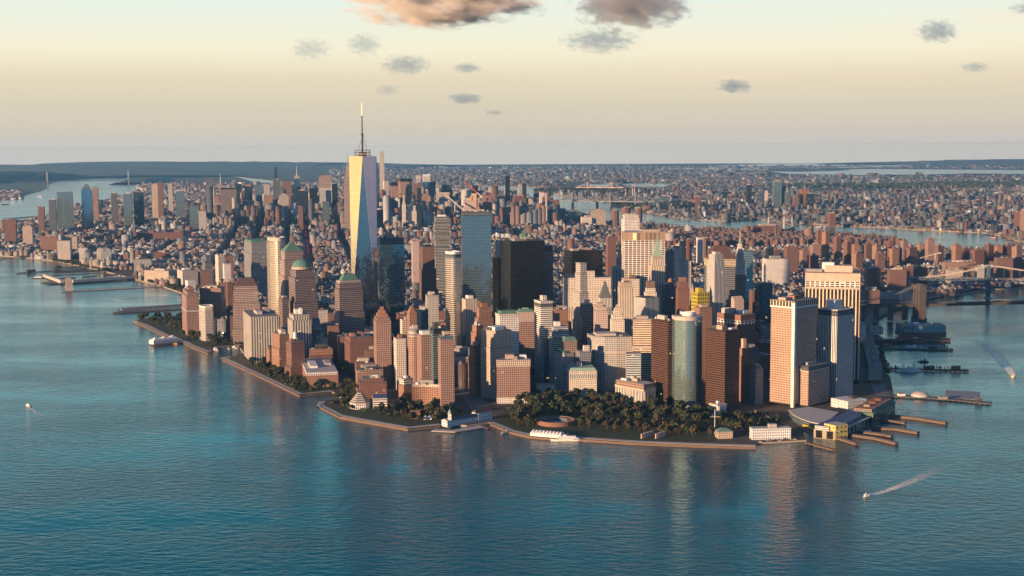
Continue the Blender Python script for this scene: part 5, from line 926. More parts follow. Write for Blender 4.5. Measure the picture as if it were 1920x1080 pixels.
# ---- round fort, tents, memorial slabs
def fort():
    a, b_ = gp(1007, 795, GZ), gp(1079, 795, GZ); c = (a + b_) / 2 + Vector((0, 4, 0)); r = (b_ - a).length / 2; t = thing('round_fort', 'round red sandstone fort with an open court near the ferry tent', 'fort', c); mb = MB(); n = 40; ar = [6.28318 * k / n for k in range(n)]
    P = [(r * math.cos(a), r * math.sin(a)) for a in ar]; Q = [(r * .9 * math.cos(a), r * .9 * math.sin(a)) for a in ar]
    mb.walls(P, 0, 7)
    for i in range(n): j = (i + 1) % n; mb.face([(*P[i], 7), (*P[j], 7), (*Q[j], 7), (*Q[i], 7)]); mb.face([(*Q[j], 0), (*Q[i], 0), (*Q[i], 7), (*Q[j], 7)])
    mb.build('ring_wall', 'brickwork', t)
    mb = MB(); s = [(r * .88 * math.cos(R(k)), r * .88 * math.sin(R(k))) for k in range(20, 171, 10)]; s2 = [(r * .62 * math.cos(R(k)), r * .62 * math.sin(R(k))) for k in range(170, 19, -10)]; mb.prism(s + s2, 0, 6); mb.build('inner_roof', 'slate_roof', t)
    mb = MB(); mb.cap([(r * .62 * math.cos(a), r * .62 * math.sin(a)) for a in ar], .3); mb.build('court', 'concrete', t); FOOT.append((c.x, c.y, r + 4))
fort()
def tent(label, a, b_, wid, h, n, name='marquee'):
    A0, B0 = gp(*a, GZ), gp(*b_, GZ); d = (B0 - A0); L_ = d.length; t = thing(name, label, 'tent', A0, math.atan2(d.y, d.x)); mb = MB()
    mb.box(0, L_, 0, wid, 0, h * .55); mb.build('wall', 'tent', t)
    for k in range(n):
        x0, x1 = L_ * k / n, L_ * (k + 1) / n; mb = MB(); m_ = (x0 + x1) / 2
        mb.face([(x0, -1, h * .5), (x1, -1, h * .5), (m_, wid / 2, h)]); mb.face([(x1, -1, h * .5), (x1, wid + 1, h * .5), (m_, wid / 2, h)]); mb.face([(x1, wid + 1, h * .5), (x0, wid + 1, h * .5), (m_, wid / 2, h)]); mb.face([(x0, wid + 1, h * .5), (x0, -1, h * .5), (m_, wid / 2, h)]); mb.build('canvas_peak', 'tent', t)
    return t
tent('long white marquee on the quay in front of the round fort', (994, 817), (1052, 822), 16, 9, 9)
tent('white ruffled peaked tent on the floating ferry landing', (288, 646), (336, 640), 18, 15, 3)
tent('small white arched tent between the lawn trees', (793, 787), (809, 787), 12, 6, 2)
L('small brick vaulted building among the lawn trees', 766, 768, 788, 775, 786, 'brickwork', phi=6, side=14, roof='terra', top=(('gable', 3, 'brickwork'),))
for side, us, dn in (('left', (1205, 1222), 'left of'), ('right', (1232, 1246), 'right of')):
    for k in range(4):
        f = k / 3; u = us[0] + (us[1] - us[0]) * f; v = 821 - 5 * f if side == 'left' else 821 - 5 * f
        p = gp(u, v + 1, GZ); mb = MB(); mb.box(-.9, .9, -3, 3, 0, 7.5); mb.box(-1.3, 1.3, -3.4, 3.4, 0, .8); o = mb.build('memorial_slab', 'pink_stone'); o.location = p; o.rotation_euler = (0, 0, -.9)
        tag(o, 'granite memorial slab %s the plaza gap, %s in its row from the water' % (dn, ['first', 'second', 'third', 'last'][k]), 'memorial slab', 'memorial slabs on the waterfront plaza')
def flagpole():
    p = gp(1340, 813, GZ); h = GV(1340, 771, p.y).z; t = thing('flagpole', 'tall white flagpole with a yardarm in the waterfront park', 'flagpole', p); mb = MB(); mb.tube([(0, 0, 0), (0, 0, h)], .5, 6); mb.build('pole', 'white_paint', t); mb = MB(); mb.tube([(-7, 0, h * .7), (7, 0, h * .7)], .3, 5); mb.build('yardarm', 'white_paint', t)
flagpole()
L('green roofed refreshment pavilion near the flagpole', 1345, 1347, 1374, 811, 823, 'tan', phi=8, side=18, roof='copper', top=(('pyr', 4, .4, 'copper'),))
# seawall and promenade edge
sw = [(252, 604), (275, 612), (310, 630), (345, 642), (360, 650), (391, 662)]; sw2 = [(432, 672), (417, 673), (500, 711), (562, 741), (622, 735)]; sw3 = [(604, 755), (600, 762), (637, 781), (685, 790), (765, 804), (825, 798)]; sw4 = [(920, 794), (960, 810), (995, 818), (1040, 822), (1087, 823), (1190, 830), (1315, 835), (1417, 838)]
for p_, lb in ((sw, 'pale stone seawall curving round the riverside park'), (sw2, 'pale stone seawall along the esplanade of the apartment slabs'), (sw3, 'sunlit stone seawall around the southern lawn point'), (sw4, 'stone seawall along the park promenade at the harbour')):
    tag(bar('seawall', [gp(u, v, 3.4) for u, v in p_], 1.5, -1, 3.0, 'brown_stone'), lb, 'seawall')
    o = bar('promenade', [gp(u, v - 2.6, 2.6) for u, v in p_], 11, 2.3, 2.66, 'concrete'); o['kind'] = 'structure'
for P in ([(700, 778), (760, 787), (800, 786), (790, 778), (730, 768)], [(1068, 785), (1100, 772), (1130, 775), (1110, 788)], [(290, 600), (340, 596), (345, 603), (310, 606)]):
    pass
for P in ([(925, 793), (950, 765), (1010, 738), (1130, 745), (1210, 762), (1330, 775), (1345, 803), (1340, 829), (1190, 825), (1087, 818), (1040, 816), (995, 812), (960, 805)], [(606, 760), (650, 765), (760, 760), (870, 765), (905, 785), (825, 795), (765, 799), (690, 786), (640, 778)], [(257, 604), (345, 594), (362, 622), (445, 638), (400, 650), (360, 647), (312, 626)], [(455, 668), (480, 664), (570, 712), (640, 720), (625, 733), (562, 738), (500, 708)]):
    sheet('lawn', [tuple(gp(*p, 2.6)[:2]) for p in P], 2.62, 'lawn')
# elevated highway along the east shore and the wide avenue
o = bar('elevated_road', [gp(u, v, 9) for u, v in ((1640, 712), (1642, 690), (1634, 660), (1626, 632), (1626, 606), (1640, 590), (1665, 577), (1700, 567), (1760, 553), (1830, 538), (1925, 532))], 26, 7, 9, 'asphalt'); o['kind'] = 'structure'
for s in (-12.6, 12.6):
    pass
o = bar('road', [gp(u, v, 2.6) for u, v in ((905, 772), (880, 735), (850, 700), (820, 668))], 34, 2.4, 2.62, 'asphalt'); o['kind'] = 'structure'
o = bar('road', [gp(u, v, 2.6) for u, v in ((1656, 742), (1640, 712))], 24, 2.4, 2.62, 'asphalt'); o['kind'] = 'structure'
# ---- boats
def boat(name, label, u, v, L_, wd, hd, hull='white_paint', cab='white_paint', decks=2, fun=None, z=0, cat='boat', group=None):
    p = gp(u, v, 0); t = thing(name, label, cat, (p.x, p.y, 0), hd, group); x = L_ / 2; w = wd / 2
    P = [(-x, -w * .85), (x * .55, -w), (x, 0), (x * .55, w), (-x, w * .85)]; Q = [(-x * 1.02, -w), (x * .6, -w * 1.1), (x * 1.08, 0), (x * .6, w * 1.1), (-x * 1.02, w)]
    hh = max(1.4, L_ * .05); mb = MB(); mb.walls(P, -.5, hh, Q=Q); mb.cap(Q, hh); mb.build('hull', hull, t)
    zz = hh
    for k in range(decks):
        a = .78 - .17 * k; mb = MB(); mb.box(-x * a, x * (a - .22), -w * (.82 - .1 * k), w * (.82 - .1 * k), zz, zz + max(1.6, L_ * .055), sty='white_low'); mb.build('cabin', cab, t); zz += max(1.6, L_ * .055)
    mb = MB(); mb.box(x * .0, x * .22, -w * .4, w * .4, zz, zz + 1.6); mb.build('bridge', 'white_paint', t)
    mb = MB(); mb.tube([(-x * .1, 0, zz), (-x * .1, 0, zz + L_ * .12)], .25, 4); mb.build('mast', 'steel', t)
    if fun: mb = MB(); mb.lathe([(1.3, zz), (1.2, zz + 4), (0, zz + 4)], 8, -x * .3, 0); mb.build('funnel', fun, t)
    return t
boat('ferry', 'white two deck ferry moored by the quay right of the long marquee', 1062, 826, 46, 10, 3.1, 'white_paint', 'white_low', 2)
boat('ferry', 'white tour ferry lying on the near side of the ragged dark pier', 1706, 697, 50, 11, .05, 'white_paint', 'white_low', 2)
boat('ferry', 'white paddle ferry at the dark long pier below the market', 1712, 654, 42, 10, .05, 'white_paint', 'white_low', 2, 'black_paint')
boat('ferry', 'yellow water taxi running ahead of its white wake', 1899, 706, 24, 8, -1.75, 'white_paint', 'yellow_paint', 1)
boat('motor_boat', 'dark tug behind the ragged dark pier', 1731, 679, 22, 8, 3.0, 'black_paint', 'navy', 1, 'black_paint')
boat('motor_boat', 'small white speedboat trailing a wake in the near harbour', 1624, 931, 9, 3, 3.6, 'white_paint', 'white_paint', 1)
boat('motor_boat', 'small white boat alone on the open river at the left', 53, 761, 12, 4, 2.6, 'white_paint', 'white_paint', 1)
boat('yacht', 'large white yacht in the boat basin', 404, 657, 34, 9, 1.9, 'white_paint', 'white_paint', 2)
boat('yacht', 'white yacht deeper in the boat basin beside the apartment slab', 440, 653, 30, 8, 2.0, 'white_paint', 'white_paint', 2)
boat('yacht', 'small white yacht between the two large yachts', 428, 655, 14, 5, 2.0, 'white_paint', 'white_paint', 1)
boat('ferry', 'small yellow ferry by the ruffled tent landing', 329, 646, 16, 6, .2, 'orange_paint', 'yellow_paint', 1)
boat('motor_boat', 'grey work boat tied off the quay near the round fort', 949, 812, 17, 5, .6, 'steel', 'steel', 1)
boat('ferry', 'white excursion boat at the lit end of the pier shed', 72, 522, 40, 10, .2, 'navy', 'white_paint', 2)
boat('motor_boat', 'dark barge far out on the upper river', 10, 384, 60, 16, .3, 'black_paint', 'dark_steel', 1)
boat('ferry', 'white ship far up the wide river', 75, 368.5, 60, 14, .1, 'white_paint', 'white_paint', 1)
boat('ferry', 'pale vessel on the far river beside the housing estates', 1540, 427, 70, 14, .1, 'concrete', 'white_paint', 1)
boat('motor_boat', 'red hulled boat near the far bank at the right', 1862, 447, 40, 12, -.1, 'red_paint', 'white_paint', 1)
boat('motor_boat', 'dark patrol boat in the slip of the yellow terminal', 1628, 811, 15, 5, -.2, 'steel', 'white_paint', 1)
def tall_ship(label, u, v, L_, hull):
    t = boat('sailing_ship', label, u, v, L_, 11, .03, hull, 'wood', 1, cat='ship')
    for k, f in enumerate((-.3, .0, .28)): mb = MB(); x = L_ * f; mb.tube([(x, 0, 3), (x, 0, 44 - 4 * k)], .5, 5); [mb.tube([(x, -8 + z * .1, z), (x, 8 - z * .1, z)], .25, 4) for z in (14, 23, 32)]; mb.build('mast', 'wood', t)
tall_ship('dark three masted sailing ship moored at the market pier', 1672, 643, 88, 'black_paint'); tall_ship('red brown masted ship lying behind the dark sailing ship', 1712, 641, 80, 'brickwork')
# wakes: foam on the water
m, t, b = newmat('foam'); tcn = nd(t, 'ShaderNodeTexCoord'); uvn = nd(t, 'ShaderNodeUVMap'); spn = nd(t, 'ShaderNodeSeparateXYZ'); t.links.new(uvn.outputs[0], spn.inputs[0])
n = nd(t, 'ShaderNodeTexNoise'); n.inputs['Scale'].default_value = .16; n.inputs['Detail'].default_value = 6; t.links.new(tcn.outputs['Object'], n.inputs['Vector'])
ed = mth(t, 'SUBTRACT', 1.0, mth(t, 'POWER', mth(t, 'ABSOLUTE', mth(t, 'SUBTRACT', mth(t, 'MULTIPLY', spn.outputs[0], 2.0), 1.0)), 2.0))
al = mth(t, 'MULTIPLY', mth(t, 'MULTIPLY', ed, mth(t, 'POWER', mth(t, 'SUBTRACT', 1.0, spn.outputs[1]), 1.1)), mth(t, 'MULTIPLY', mth(t, 'SUBTRACT', n.outputs[0], .22), 5.0), True)
t.links.new(al, b.inputs['Alpha']); b.inputs['Base Color'].default_value = (.9, .92, .92, 1); b.inputs['Roughness'].default_value = .22
n2 = nd(t, 'ShaderNodeTexNoise'); n2.inputs['Scale'].default_value = .5; n2.inputs['Detail'].default_value = 4; t.links.new(tcn.outputs['Object'], n2.inputs['Vector'])
bp = nd(t, 'ShaderNodeBump'); bp.inputs['Distance'].default_value = 1.5; bp.inputs['Strength'].default_value = 1; t.links.new(n2.outputs[0], bp.inputs['Height']); t.links.new(bp.outputs[0], b.inputs['Normal'])
def wake(pts, w0, w1):
    mb = MB(); P = [gp(*p, .15) for p in pts]; n_ = len(P); E = []
    for i, p in enumerate(P):
        d = (P[min(i + 1, n_ - 1)] - P[max(i - 1, 0)]).normalized(); nn = Vector((-d.y, d.x, 0)); w = w0 + (w1 - w0) * i / (n_ - 1); E.append((p + nn * w / 2, p - nn * w / 2))
    for i in range(n_ - 1): mb.face([E[i][0], E[i][1], E[i + 1][1], E[i + 1][0]], [(0, i / (n_ - 1)), (1, i / (n_ - 1)), (1, (i + 1) / (n_ - 1)), (0, (i + 1) / (n_ - 1))])
    o = mb.build('wake_foam', 'foam'); o['kind'] = 'stuff'
wake([(1898, 703), (1890, 690), (1880, 678), (1866, 663), (1850, 650), (1832, 640), (1812, 632)], 16, 46); wake([(1621, 931), (1645, 925), (1680, 914), (1715, 900), (1745, 886), (1765, 874)], 5, 30); wake([(54, 763), (62, 770), (75, 778), (95, 786)], 3, 14); wake([(1094, 828), (1100, 828), (1108, 829)], 8, 14)
wake([(18, 392), (50, 384), (90, 380)], 10, 60); wake([(200, 560), (240, 566), (300, 563), (345, 557)], 12, 40)
# ------------------------------------------------------------------ trees
m, t, b = newmat('leaves'); at = nd(t, 'ShaderNodeAttribute', attribute_name='Col'); oi = nd(t, 'ShaderNodeObjectInfo')
hv = nd(t, 'ShaderNodeHueSaturation'); t.links.new(at.outputs['Color'], hv.inputs['Color']); t.links.new(mth(t, 'ADD', mth(t, 'MULTIPLY', oi.outputs['Random'], .07), .455), hv.inputs['Hue']); t.links.new(mth(t, 'ADD', mth(t, 'MULTIPLY', oi.outputs['Random'], .7), .65), hv.inputs['Value'])
t.links.new(hv.outputs[0], b.inputs['Base Color']); b.inputs['Roughness'].default_value = .7
def crown_mesh(seed, rx, rz, n, cols):
    rr = np.random.default_rng(seed); cl = rr.normal(size=(14, 3)); cl /= np.linalg.norm(cl, axis=1)[:, None]; cl *= rr.uniform(.3, .72, (14, 1))
    V, F, C = [], [], []
    for k in range(n):
        c = cl[k % 14]; dv = rr.normal(size=3); dv /= np.linalg.norm(dv); p = c + dv * rr.uniform(.2, .4); p = p * np.array([rx, rx, rz])
        nrm = (dv + rr.normal(size=3) * .5); nrm /= np.linalg.norm(nrm); a = np.cross(nrm, [.3, .5, .81]); a /= np.linalg.norm(a); bb = np.cross(nrm, a); s = rr.uniform(.5, .95)
        i = len(V); V += [tuple(p + (a * x + bb * y) * s) for x, y in ((-1, -.6), (.2, -1), (1, .4), (-.3, 1))]; F.append((i, i + 1, i + 2, i + 3)); cc = cols[(k % 14 + seed) % len(cols)]; f = rr.uniform(.7, 1.3); C += [(cc[0] * f, cc[1] * f, cc[2] * f, 1)] * 4
    me = bpy.data.meshes.new('crown'); me.from_pydata(V, [], F); ca = me.color_attributes.new('Col', 'FLOAT_COLOR', 'CORNER'); ca.data.foreach_set('color', [x for c in C for x in c]); me.materials.append(MATS['leaves']); me.update(); return me
def trunk_mesh(h, rx):
    mb = MB(); mb.lathe([(.55, 0), (.38, h * .55), (.2, h)], 7)
    for k in range(5): a = k * 1.256 + .4; mb.tube([(0, 0, h * (.45 + .08 * k)), (rx * .35 * math.cos(a), rx * .35 * math.sin(a), h * .8), (rx * .6 * math.cos(a), rx * .6 * math.sin(a), h * (1 + .05 * k))], .16, 4)
    o = mb.build('trunk', 'bark'); me = o.data; bpy.data.objects.remove(o); return me
GREEN = [(.026, .048, .024), (.036, .058, .026), (.022, .042, .024), (.052, .062, .028)]; OLIVE = [(.060, .056, .030), (.050, .052, .026), (.072, .060, .032), (.042, .046, .024)]; RUSTY = [(.16, .065, .03), (.12, .06, .03)]
TREE = {}
for k, (kind, cols) in enumerate((('green', GREEN), ('green', GREEN), ('green', GREEN), ('olive', OLIVE), ('olive', OLIVE), ('rusty', RUSTY))):
    TREE.setdefault(kind, []).append((crown_mesh(k, 5.4, 4.2, 620, cols), trunk_mesh(6, 5.4)))
TPOS = []
def plant(p, kind, label, group, s=1.):
    cm_, tm = rnd.choice(TREE[kind]); t = thing('tree', label, 'tree', p, rnd.uniform(0, 6.28), group); t.scale = (s, s, s * rnd.uniform(.85, 1.15))
    o = bpy.data.objects.new('trunk', tm); COL.objects.link(o); o.parent = t; c = bpy.data.objects.new('crown', cm_); COL.objects.link(c); c.parent = t; c.location = (0, 0, 8.2); TPOS.append((p[0], p[1]))
def grove(P, n, kinds, label, group, smin=.8, smax=1.25, gap=7.5):
    W_ = [gp(*q, GZ) for q in P]; x0, x1 = min(q.x for q in W_), max(q.x for q in W_); y0, y1 = min(q.y for q in W_), max(q.y for q in W_); PP = [(q.x, q.y) for q in W_]; k = 0
    for _ in range(n * 60):
        if k >= n: break
        x, y = rnd.uniform(x0, x1), rnd.uniform(y0, y1)
        if not inpoly(x, y, PP) or any((x - a) ** 2 + (y - c) ** 2 < gap * gap for a, c in TPOS) or any((x - a) ** 2 + (y - c) ** 2 < r * r * .85 for a, c, r in FOOT): continue
        kd = rnd.choice(kinds); plant((x, y, GZ), kd, label % dict(green='dark green', olive='olive brown', rusty='rust red')[kd], group, rnd.uniform(smin, smax)); k += 1
grove([(950, 785), (960, 765), (985, 745), (1010, 738), (1060, 748), (1130, 748), (1210, 764), (1330, 776), (1345, 800), (1300, 800), (1230, 797), (1150, 795), (1090, 782), (1020, 778), (1000, 795), (970, 800)], 134, ['green'] * 6 + ['olive'] * 2, '%s broad tree of the dense grove filling the tip park', 'trees of the tip park', 1.35, 1.8, 8.2)
grove([(1085, 795), (1200, 803), (1335, 812), (1340, 822), (1250, 818), (1200, 812), (1085, 806)], 42, ['olive'] * 5 + ['green'], '%s tree of the rows behind the harbour promenade', 'trees along the harbour promenade', 1.0, 1.3, 8.5)
grove([(955, 780), (1000, 775), (1000, 800), (962, 800)], 8, ['olive'], '%s tree left of the round fort', 'trees left of the round fort', 1.4, 1.7)
grove([(1350, 780), (1410, 785), (1410, 815), (1380, 812), (1345, 800)], 14, ['olive', 'green'], '%s tree between the flagpole and the coast guard house', 'trees by the coast guard house', 1.1, 1.4)
grove([(606, 758), (650, 767), (700, 776), (760, 787), (800, 788), (855, 790), (870, 775), (840, 765), (760, 762), (700, 772), (640, 745)], 34, ['green'] * 4 + ['olive'], '%s tree on the southern lawn point by the museum', 'trees on the southern lawn point', 1.1, 1.5)
grove([(452, 672), (480, 668), (540, 695), (566, 716), (640, 722), (632, 732), (566, 737), (500, 704)], 34, ['green'], '%s tree on the esplanade below the brick riverside towers', 'trees on the apartment esplanade', 1.1, 1.45)
grove([(262, 602), (300, 598), (345, 596), (362, 628), (400, 642), (440, 642), (440, 650), (395, 648), (350, 638), (300, 618)], 40, ['green'], '%s tree in the riverside park by the hexagonal pale tower', 'trees in the riverside park', 1.3, 1.8, 9)
grove([(632, 690), (655, 690), (672, 745), (640, 748), (625, 730)], 14, ['green'], '%s tree in the street gap left of the brick terraces', 'trees in the brick terrace gap', 1.2, 1.6)
grove([(1000, 640), (1010, 700), (990, 720), (985, 650)], 6, ['green'], '%s tree in the shaded churchyard gap', 'trees in the churchyard gap', .8, 1.1)
for u, v in ((264, 604), (266, 605)): plant(gp(u, v, GZ), 'green', 'tall dark green tree standing alone at the park point', 'trees at the park point', 1.6)
def tree_mass(name, P, n, s0, s1, cols, z=GZ, hgt=7, seed=0):
    rr = np.random.default_rng(seed); W_ = [gp(*q, z) for q in P]; x0, x1 = min(q.x for q in W_), max(q.x for q in W_); y0, y1 = min(q.y for q in W_), max(q.y for q in W_); PP = [(q.x, q.y) for q in W_]; V, F, C = [], [], []; k = 0
    while k < n:
        x, y = rr.uniform(x0, x1), rr.uniform(y0, y1)
        if not inpoly(x, y, PP): continue
        k += 1; cc = cols[rr.integers(len(cols))]
        for q in range(26):
            dv = rr.normal(size=3); dv /= np.linalg.norm(dv); s = rr.uniform(s0, s1); p = np.array([x, y, z + hgt * .75]) + dv * np.array([1, 1, .75]) * hgt * rr.uniform(.4, .75); a = np.cross(dv + rr.normal(size=3) * .4, [.3, .5, .8]); a /= np.linalg.norm(a); bb = np.cross(dv, a)
            i = len(V); V += [tuple(p + (a * e + bb * f) * s) for e, f in ((-1, -.7), (1, -1), (.8, 1), (-.6, .9))]; F.append((i, i + 1, i + 2, i + 3)); f = rr.uniform(.7, 1.3); C += [cc[0] * f, cc[1] * f, cc[2] * f, 1] * 4
    me = bpy.data.meshes.new(name); me.from_pydata(V, [], F); ca = me.color_attributes.new('Col', 'FLOAT_COLOR', 'CORNER'); ca.data.foreach_set('color', C); me.materials.append(MATS['leaves']); me.update(); o = bpy.data.objects.new(name, me); COL.objects.link(o); o['kind'] = 'stuff'
tree_mass('shore_woods', [(100, 488), (150, 494), (205, 505), (205, 510), (160, 502), (100, 490)], 160, 1.5, 3, GREEN, seed=1)
tree_mass('shore_woods', [(265, 521), (340, 541), (340, 549), (306, 536), (262, 525)], 90, 1.5, 3, GREEN, seed=2)
tree_mass('pier_woods', [(52, 510), (66, 509), (66, 512), (52, 513)], 12, 1.5, 3, GREEN, z=3, seed=3)
tree_mass('pier_woods', [(104, 502), (115, 501), (115, 504), (104, 505)], 10, 1.5, 3, GREEN, z=3, seed=4)
tree_mass('far_woods', [(1145, 383), (1225, 389), (1225, 394), (1200, 391), (1145, 386)], 150, 5, 9, GREEN, hgt=16, seed=5)
tree_mass('far_woods', [(1075, 352), (1150, 355), (1220, 358), (1220, 366), (1150, 367), (1000, 362), (1000, 358)], 420, 7, 13, GREEN, hgt=18, seed=6)
tree_mass('far_woods', [(1440, 348), (1560, 346), (1650, 347), (1760, 344), (1920, 343), (1920, 353), (1700, 355), (1560, 352), (1440, 352)], 700, 8, 16, GREEN, hgt=20, seed=7)
tree_mass('esplanade_woods', [(455, 670), (500, 676), (570, 712), (640, 722), (628, 732), (562, 737), (500, 705)], 90, 1.0, 2.0, GREEN, hgt=6, seed=11)
tree_mass('point_woods', [(612, 760), (650, 767), (690, 776), (765, 788), (800, 790), (870, 780), (850, 766), (760, 764), (690, 770), (645, 752)], 80, 1.0, 2.0, GREEN, hgt=6, seed=12)
tree_mass('basin_woods', [(400, 640), (448, 640), (455, 648), (400, 650)], 24, 1.0, 2.0, GREEN, hgt=6, seed=13)
tree_mass('plaza_woods', [(1348, 778), (1440, 776), (1478, 790), (1430, 801), (1352, 801)], 46, 1.0, 2.0, GREEN + OLIVE, hgt=6, seed=14)
tree_mass('street_trees', [(1640, 655), (1658, 700), (1668, 703), (1652, 655)], 30, 1.2, 2.2, GREEN, hgt=6, seed=8)

# ------------------------------------------------------------------ the rest of the city
FX = np.array([[a, c, r] for a, c, r in FOOT])
def taken(x, y, r): return bool(((FX[:, 0] - x) ** 2 + (FX[:, 1] - y) ** 2 < (FX[:, 2] + r) ** 2).any())
PARKS = [[tuple(gp(*q, GZ)[:2]) for q in P] for P in ([(900, 800), (905, 770), (945, 748), (1000, 742), (1060, 750), (1150, 748), (1240, 775), (1420, 790), (1660, 740), (1660, 860), (900, 850)], [(250, 600), (345, 590), (362, 622), (450, 638), (450, 700), (380, 690), (250, 640)], [(450, 670), (480, 664), (560, 700), (640, 720), (660, 690), (680, 745), (900, 775), (900, 830), (600, 800), (560, 760)],
        [(815, 665), (905, 775), (860, 775), (800, 668)], [(1600, 560), (1610, 640), (1600, 700), (1560, 760), (1690, 780), (1720, 560)])]
PAL = [((.22, .11, .085), .13), ((.15, .10, .09), .12), ((.30, .18, .13), .09), ((.38, .30, .23), .15), ((.50, .43, .35), .1), ((.27, .27, .28), .1), ((.55, .53, .49), .07), ((.10, .11, .13), .06), ((.20, .22, .24), .07)]
PALC = np.array([p[0] for p in PAL]) * np.array([.86, 1.03, 1.28]); PALP = np.array([p[1] for p in PAL]); PALP /= PALP.sum()
ROOFC = np.array([(.12, .14, .155), (.20, .22, .235), (.055, .06, .068), (.25, .28, .30), (.17, .15, .135), (.15, .17, .185)]); ROOFP = np.array([.34, .2, .16, .08, .08, .14])
rg = np.random.default_rng(11)
ph = R(8.8); gf = np.array([math.cos(ph), math.sin(ph)]); gs_ = np.array([-math.sin(ph), math.cos(ph)])
def zone(x, y, u, v):
    if y < 3300: return 30, 88
    if y < 4300: return (15, 42) if x < 500 else (13, 26)
    if y < 6500:
        if x > 500 and y > 6000: return 34, 46                     # uniform estate by the river
        return (13, 40) if x < 300 else (12, 22)
    if y < 9900: return (36, 165) if -1700 < x < 250 and y > 7200 else (22, 70) if -1900 < x < 250 else (18, 50)
    return 18, 48
AVX = [G(577, 470).x + (G(577, 470).y - 5000) * .1548, G(478, 460).x + (G(478, 460).y - 5000) * .1548]
boxes = []       # x, y, half w, half d, rot, h, wall colour, roof colour
singles = []
a = -4200.
while a < 4600:
    aw = 230 if a < 0 else 190
    s = 1500.
    while s < 17500:
        sw_ = 62; cx, cy_ = gf * (a + aw / 2) + gs_ * (s + sw_ / 2)
        if inpoly(cx, cy_, MANH):
            far = cy_ > 6500; lw0, lw1 = (10, 26) if cy_ < 5200 else (16, 36) if cy_ < 7500 else (26, 60)
            bh = rg.random() ** 2.0; bpal = rg.choice(len(PALC), 4, p=PALP)
            for row in (0, 1):
                q = 0.
                while q < aw - 8:
                    lw = rg.uniform(lw0, lw1)
                    if cy_ < 3400: lw *= 1.6
                    lw = min(lw, aw - q); dp = sw_ / 2 - 1 if lw > 18 else rg.uniform(18, 29)
                    p = gf * (a + q + lw / 2) + gs_ * (s + (dp / 2 if row == 0 else sw_ - dp / 2)); q += lw
                    x, y = p
                    if not inpoly(x, y, MANH): continue
                    if y < 2480: continue
                    if y < 5600 and (taken(x, y, lw * .5) or any(inpoly(x, y, P) for P in PARKS)): continue
                    u, v = PX((x, y, 2.5))
                    if not (-120 < u < 2050): continue
                    h0, h1 = zone(x, y, u, v); h = h0 + (h1 - h0) * (bh * .6 + .4 * rg.random() ** 2.5) * rg.uniform(.7, 1.1)
                    if rg.random() < .03 and y > 3300: h *= 1.9
                    if any(abs(x - (ax + (y - 5000) * -.1548)) < lw / 2 + 11 and 4800 < y < 9500 for ax in AVX): continue
                    boxes.append((x, y, lw / 2 - .15, dp / 2, ph, h, bpal[rg.integers(4)], rg.choice(len(ROOFC), p=ROOFP)))
            if far and rg.random() < .02: pass
        s += sw_ + 18
    a += aw + 30
# the nearest of them become single buildings
boxes.sort(key=lambda b_: math.hypot(b_[0], b_[1]) / (b_[2] * 2 * b_[5]) ** .35)
near = [b_ for b_ in boxes if b_[1] < 5600][:290]; nearset = set(map(id, near)); rest = [b_ for b_ in boxes if id(b_) not in nearset]
LM = [(u, d, lb) for u, d, lb in ((355, 3.2, 'the two banded brick tower'), (458, 3.0, 'the brown pyramid roofed tower'), (480, 3.9, 'the green edged grey slab'), (523, 3.2, 'the gold curved tower'), (566, 3.0, 'the granite dome tower'), (655, 2.8, 'the flat copper pyramid tower'), (680, 3.1, 'the tallest glass tower'), (732, 3.2, 'the blue glass box tower'), (716, 2.5, 'the slender pink brick tower'), (826, 3.95, 'the stacked white balcony tower'), (850, 2.6, 'the ring topped curved tower'), (892, 3.0, 'the pale blue sheer tower'),
      (985, 3.0, 'the broad black slab'), (1020, 2.5, 'the tall white stone tower'), (1100, 3.0, 'the second black slab'), (1100, 2.9, 'the wide cream block'), (1155, 2.5, 'the stepped cream pyramid tower'), (1208, 3.0, 'the huge white gridded slab'), (1232, 2.85, 'the green spire tower'), (1295, 2.3, 'the harbour curved glass tower'), (1345, 2.7, 'the slim white stone tower'), (1388, 2.9, 'the needle crowned tower'), (1435, 2.9, 'the dark teal tower'), (1490, 2.3, 'the waffle gridded tower'), (1560, 2.6, 'the wide tower of tan piers'),
      (340, 4.1, 'the large white garage'), (264, 4.7, 'the pale slab by the pier shed'), (1485, 4.6, 'the notched brown slab'), (1690, 4.0, 'the bridge anchorage'), (1160, 3.5, 'the gothic cream tower'), (800, 3.45, 'the brown telecom tower'), (940, 3.45, 'the pinnacled cream tower'), (1283, 3.45, 'the blank lilac slab'), (1640, 3.5, 'the shaded slab below the bridge deck'), (410, 4.2, 'the cream loft tower'))]
LMP = [(GV(u, 480, d * 1000), lb) for u, d, lb in LM]
CN = ['red brick', 'dark brown', 'orange brown', 'tan', 'cream', 'grey', 'pale', 'charcoal', 'slate blue']; RN = ['grey', 'light grey', 'black', 'white', 'brown', 'dull grey']
SM = ['brick', 'brick_brown', 'brick_orange', 'tan', 'cream', 'grey', 'pale', 'grey_dark', 'slate']; RM = ['roof_grey', 'mech', 'roof_dark', 'roof_pale', 'roof_tan', 'roof_grey']
labs = {}; pending = []
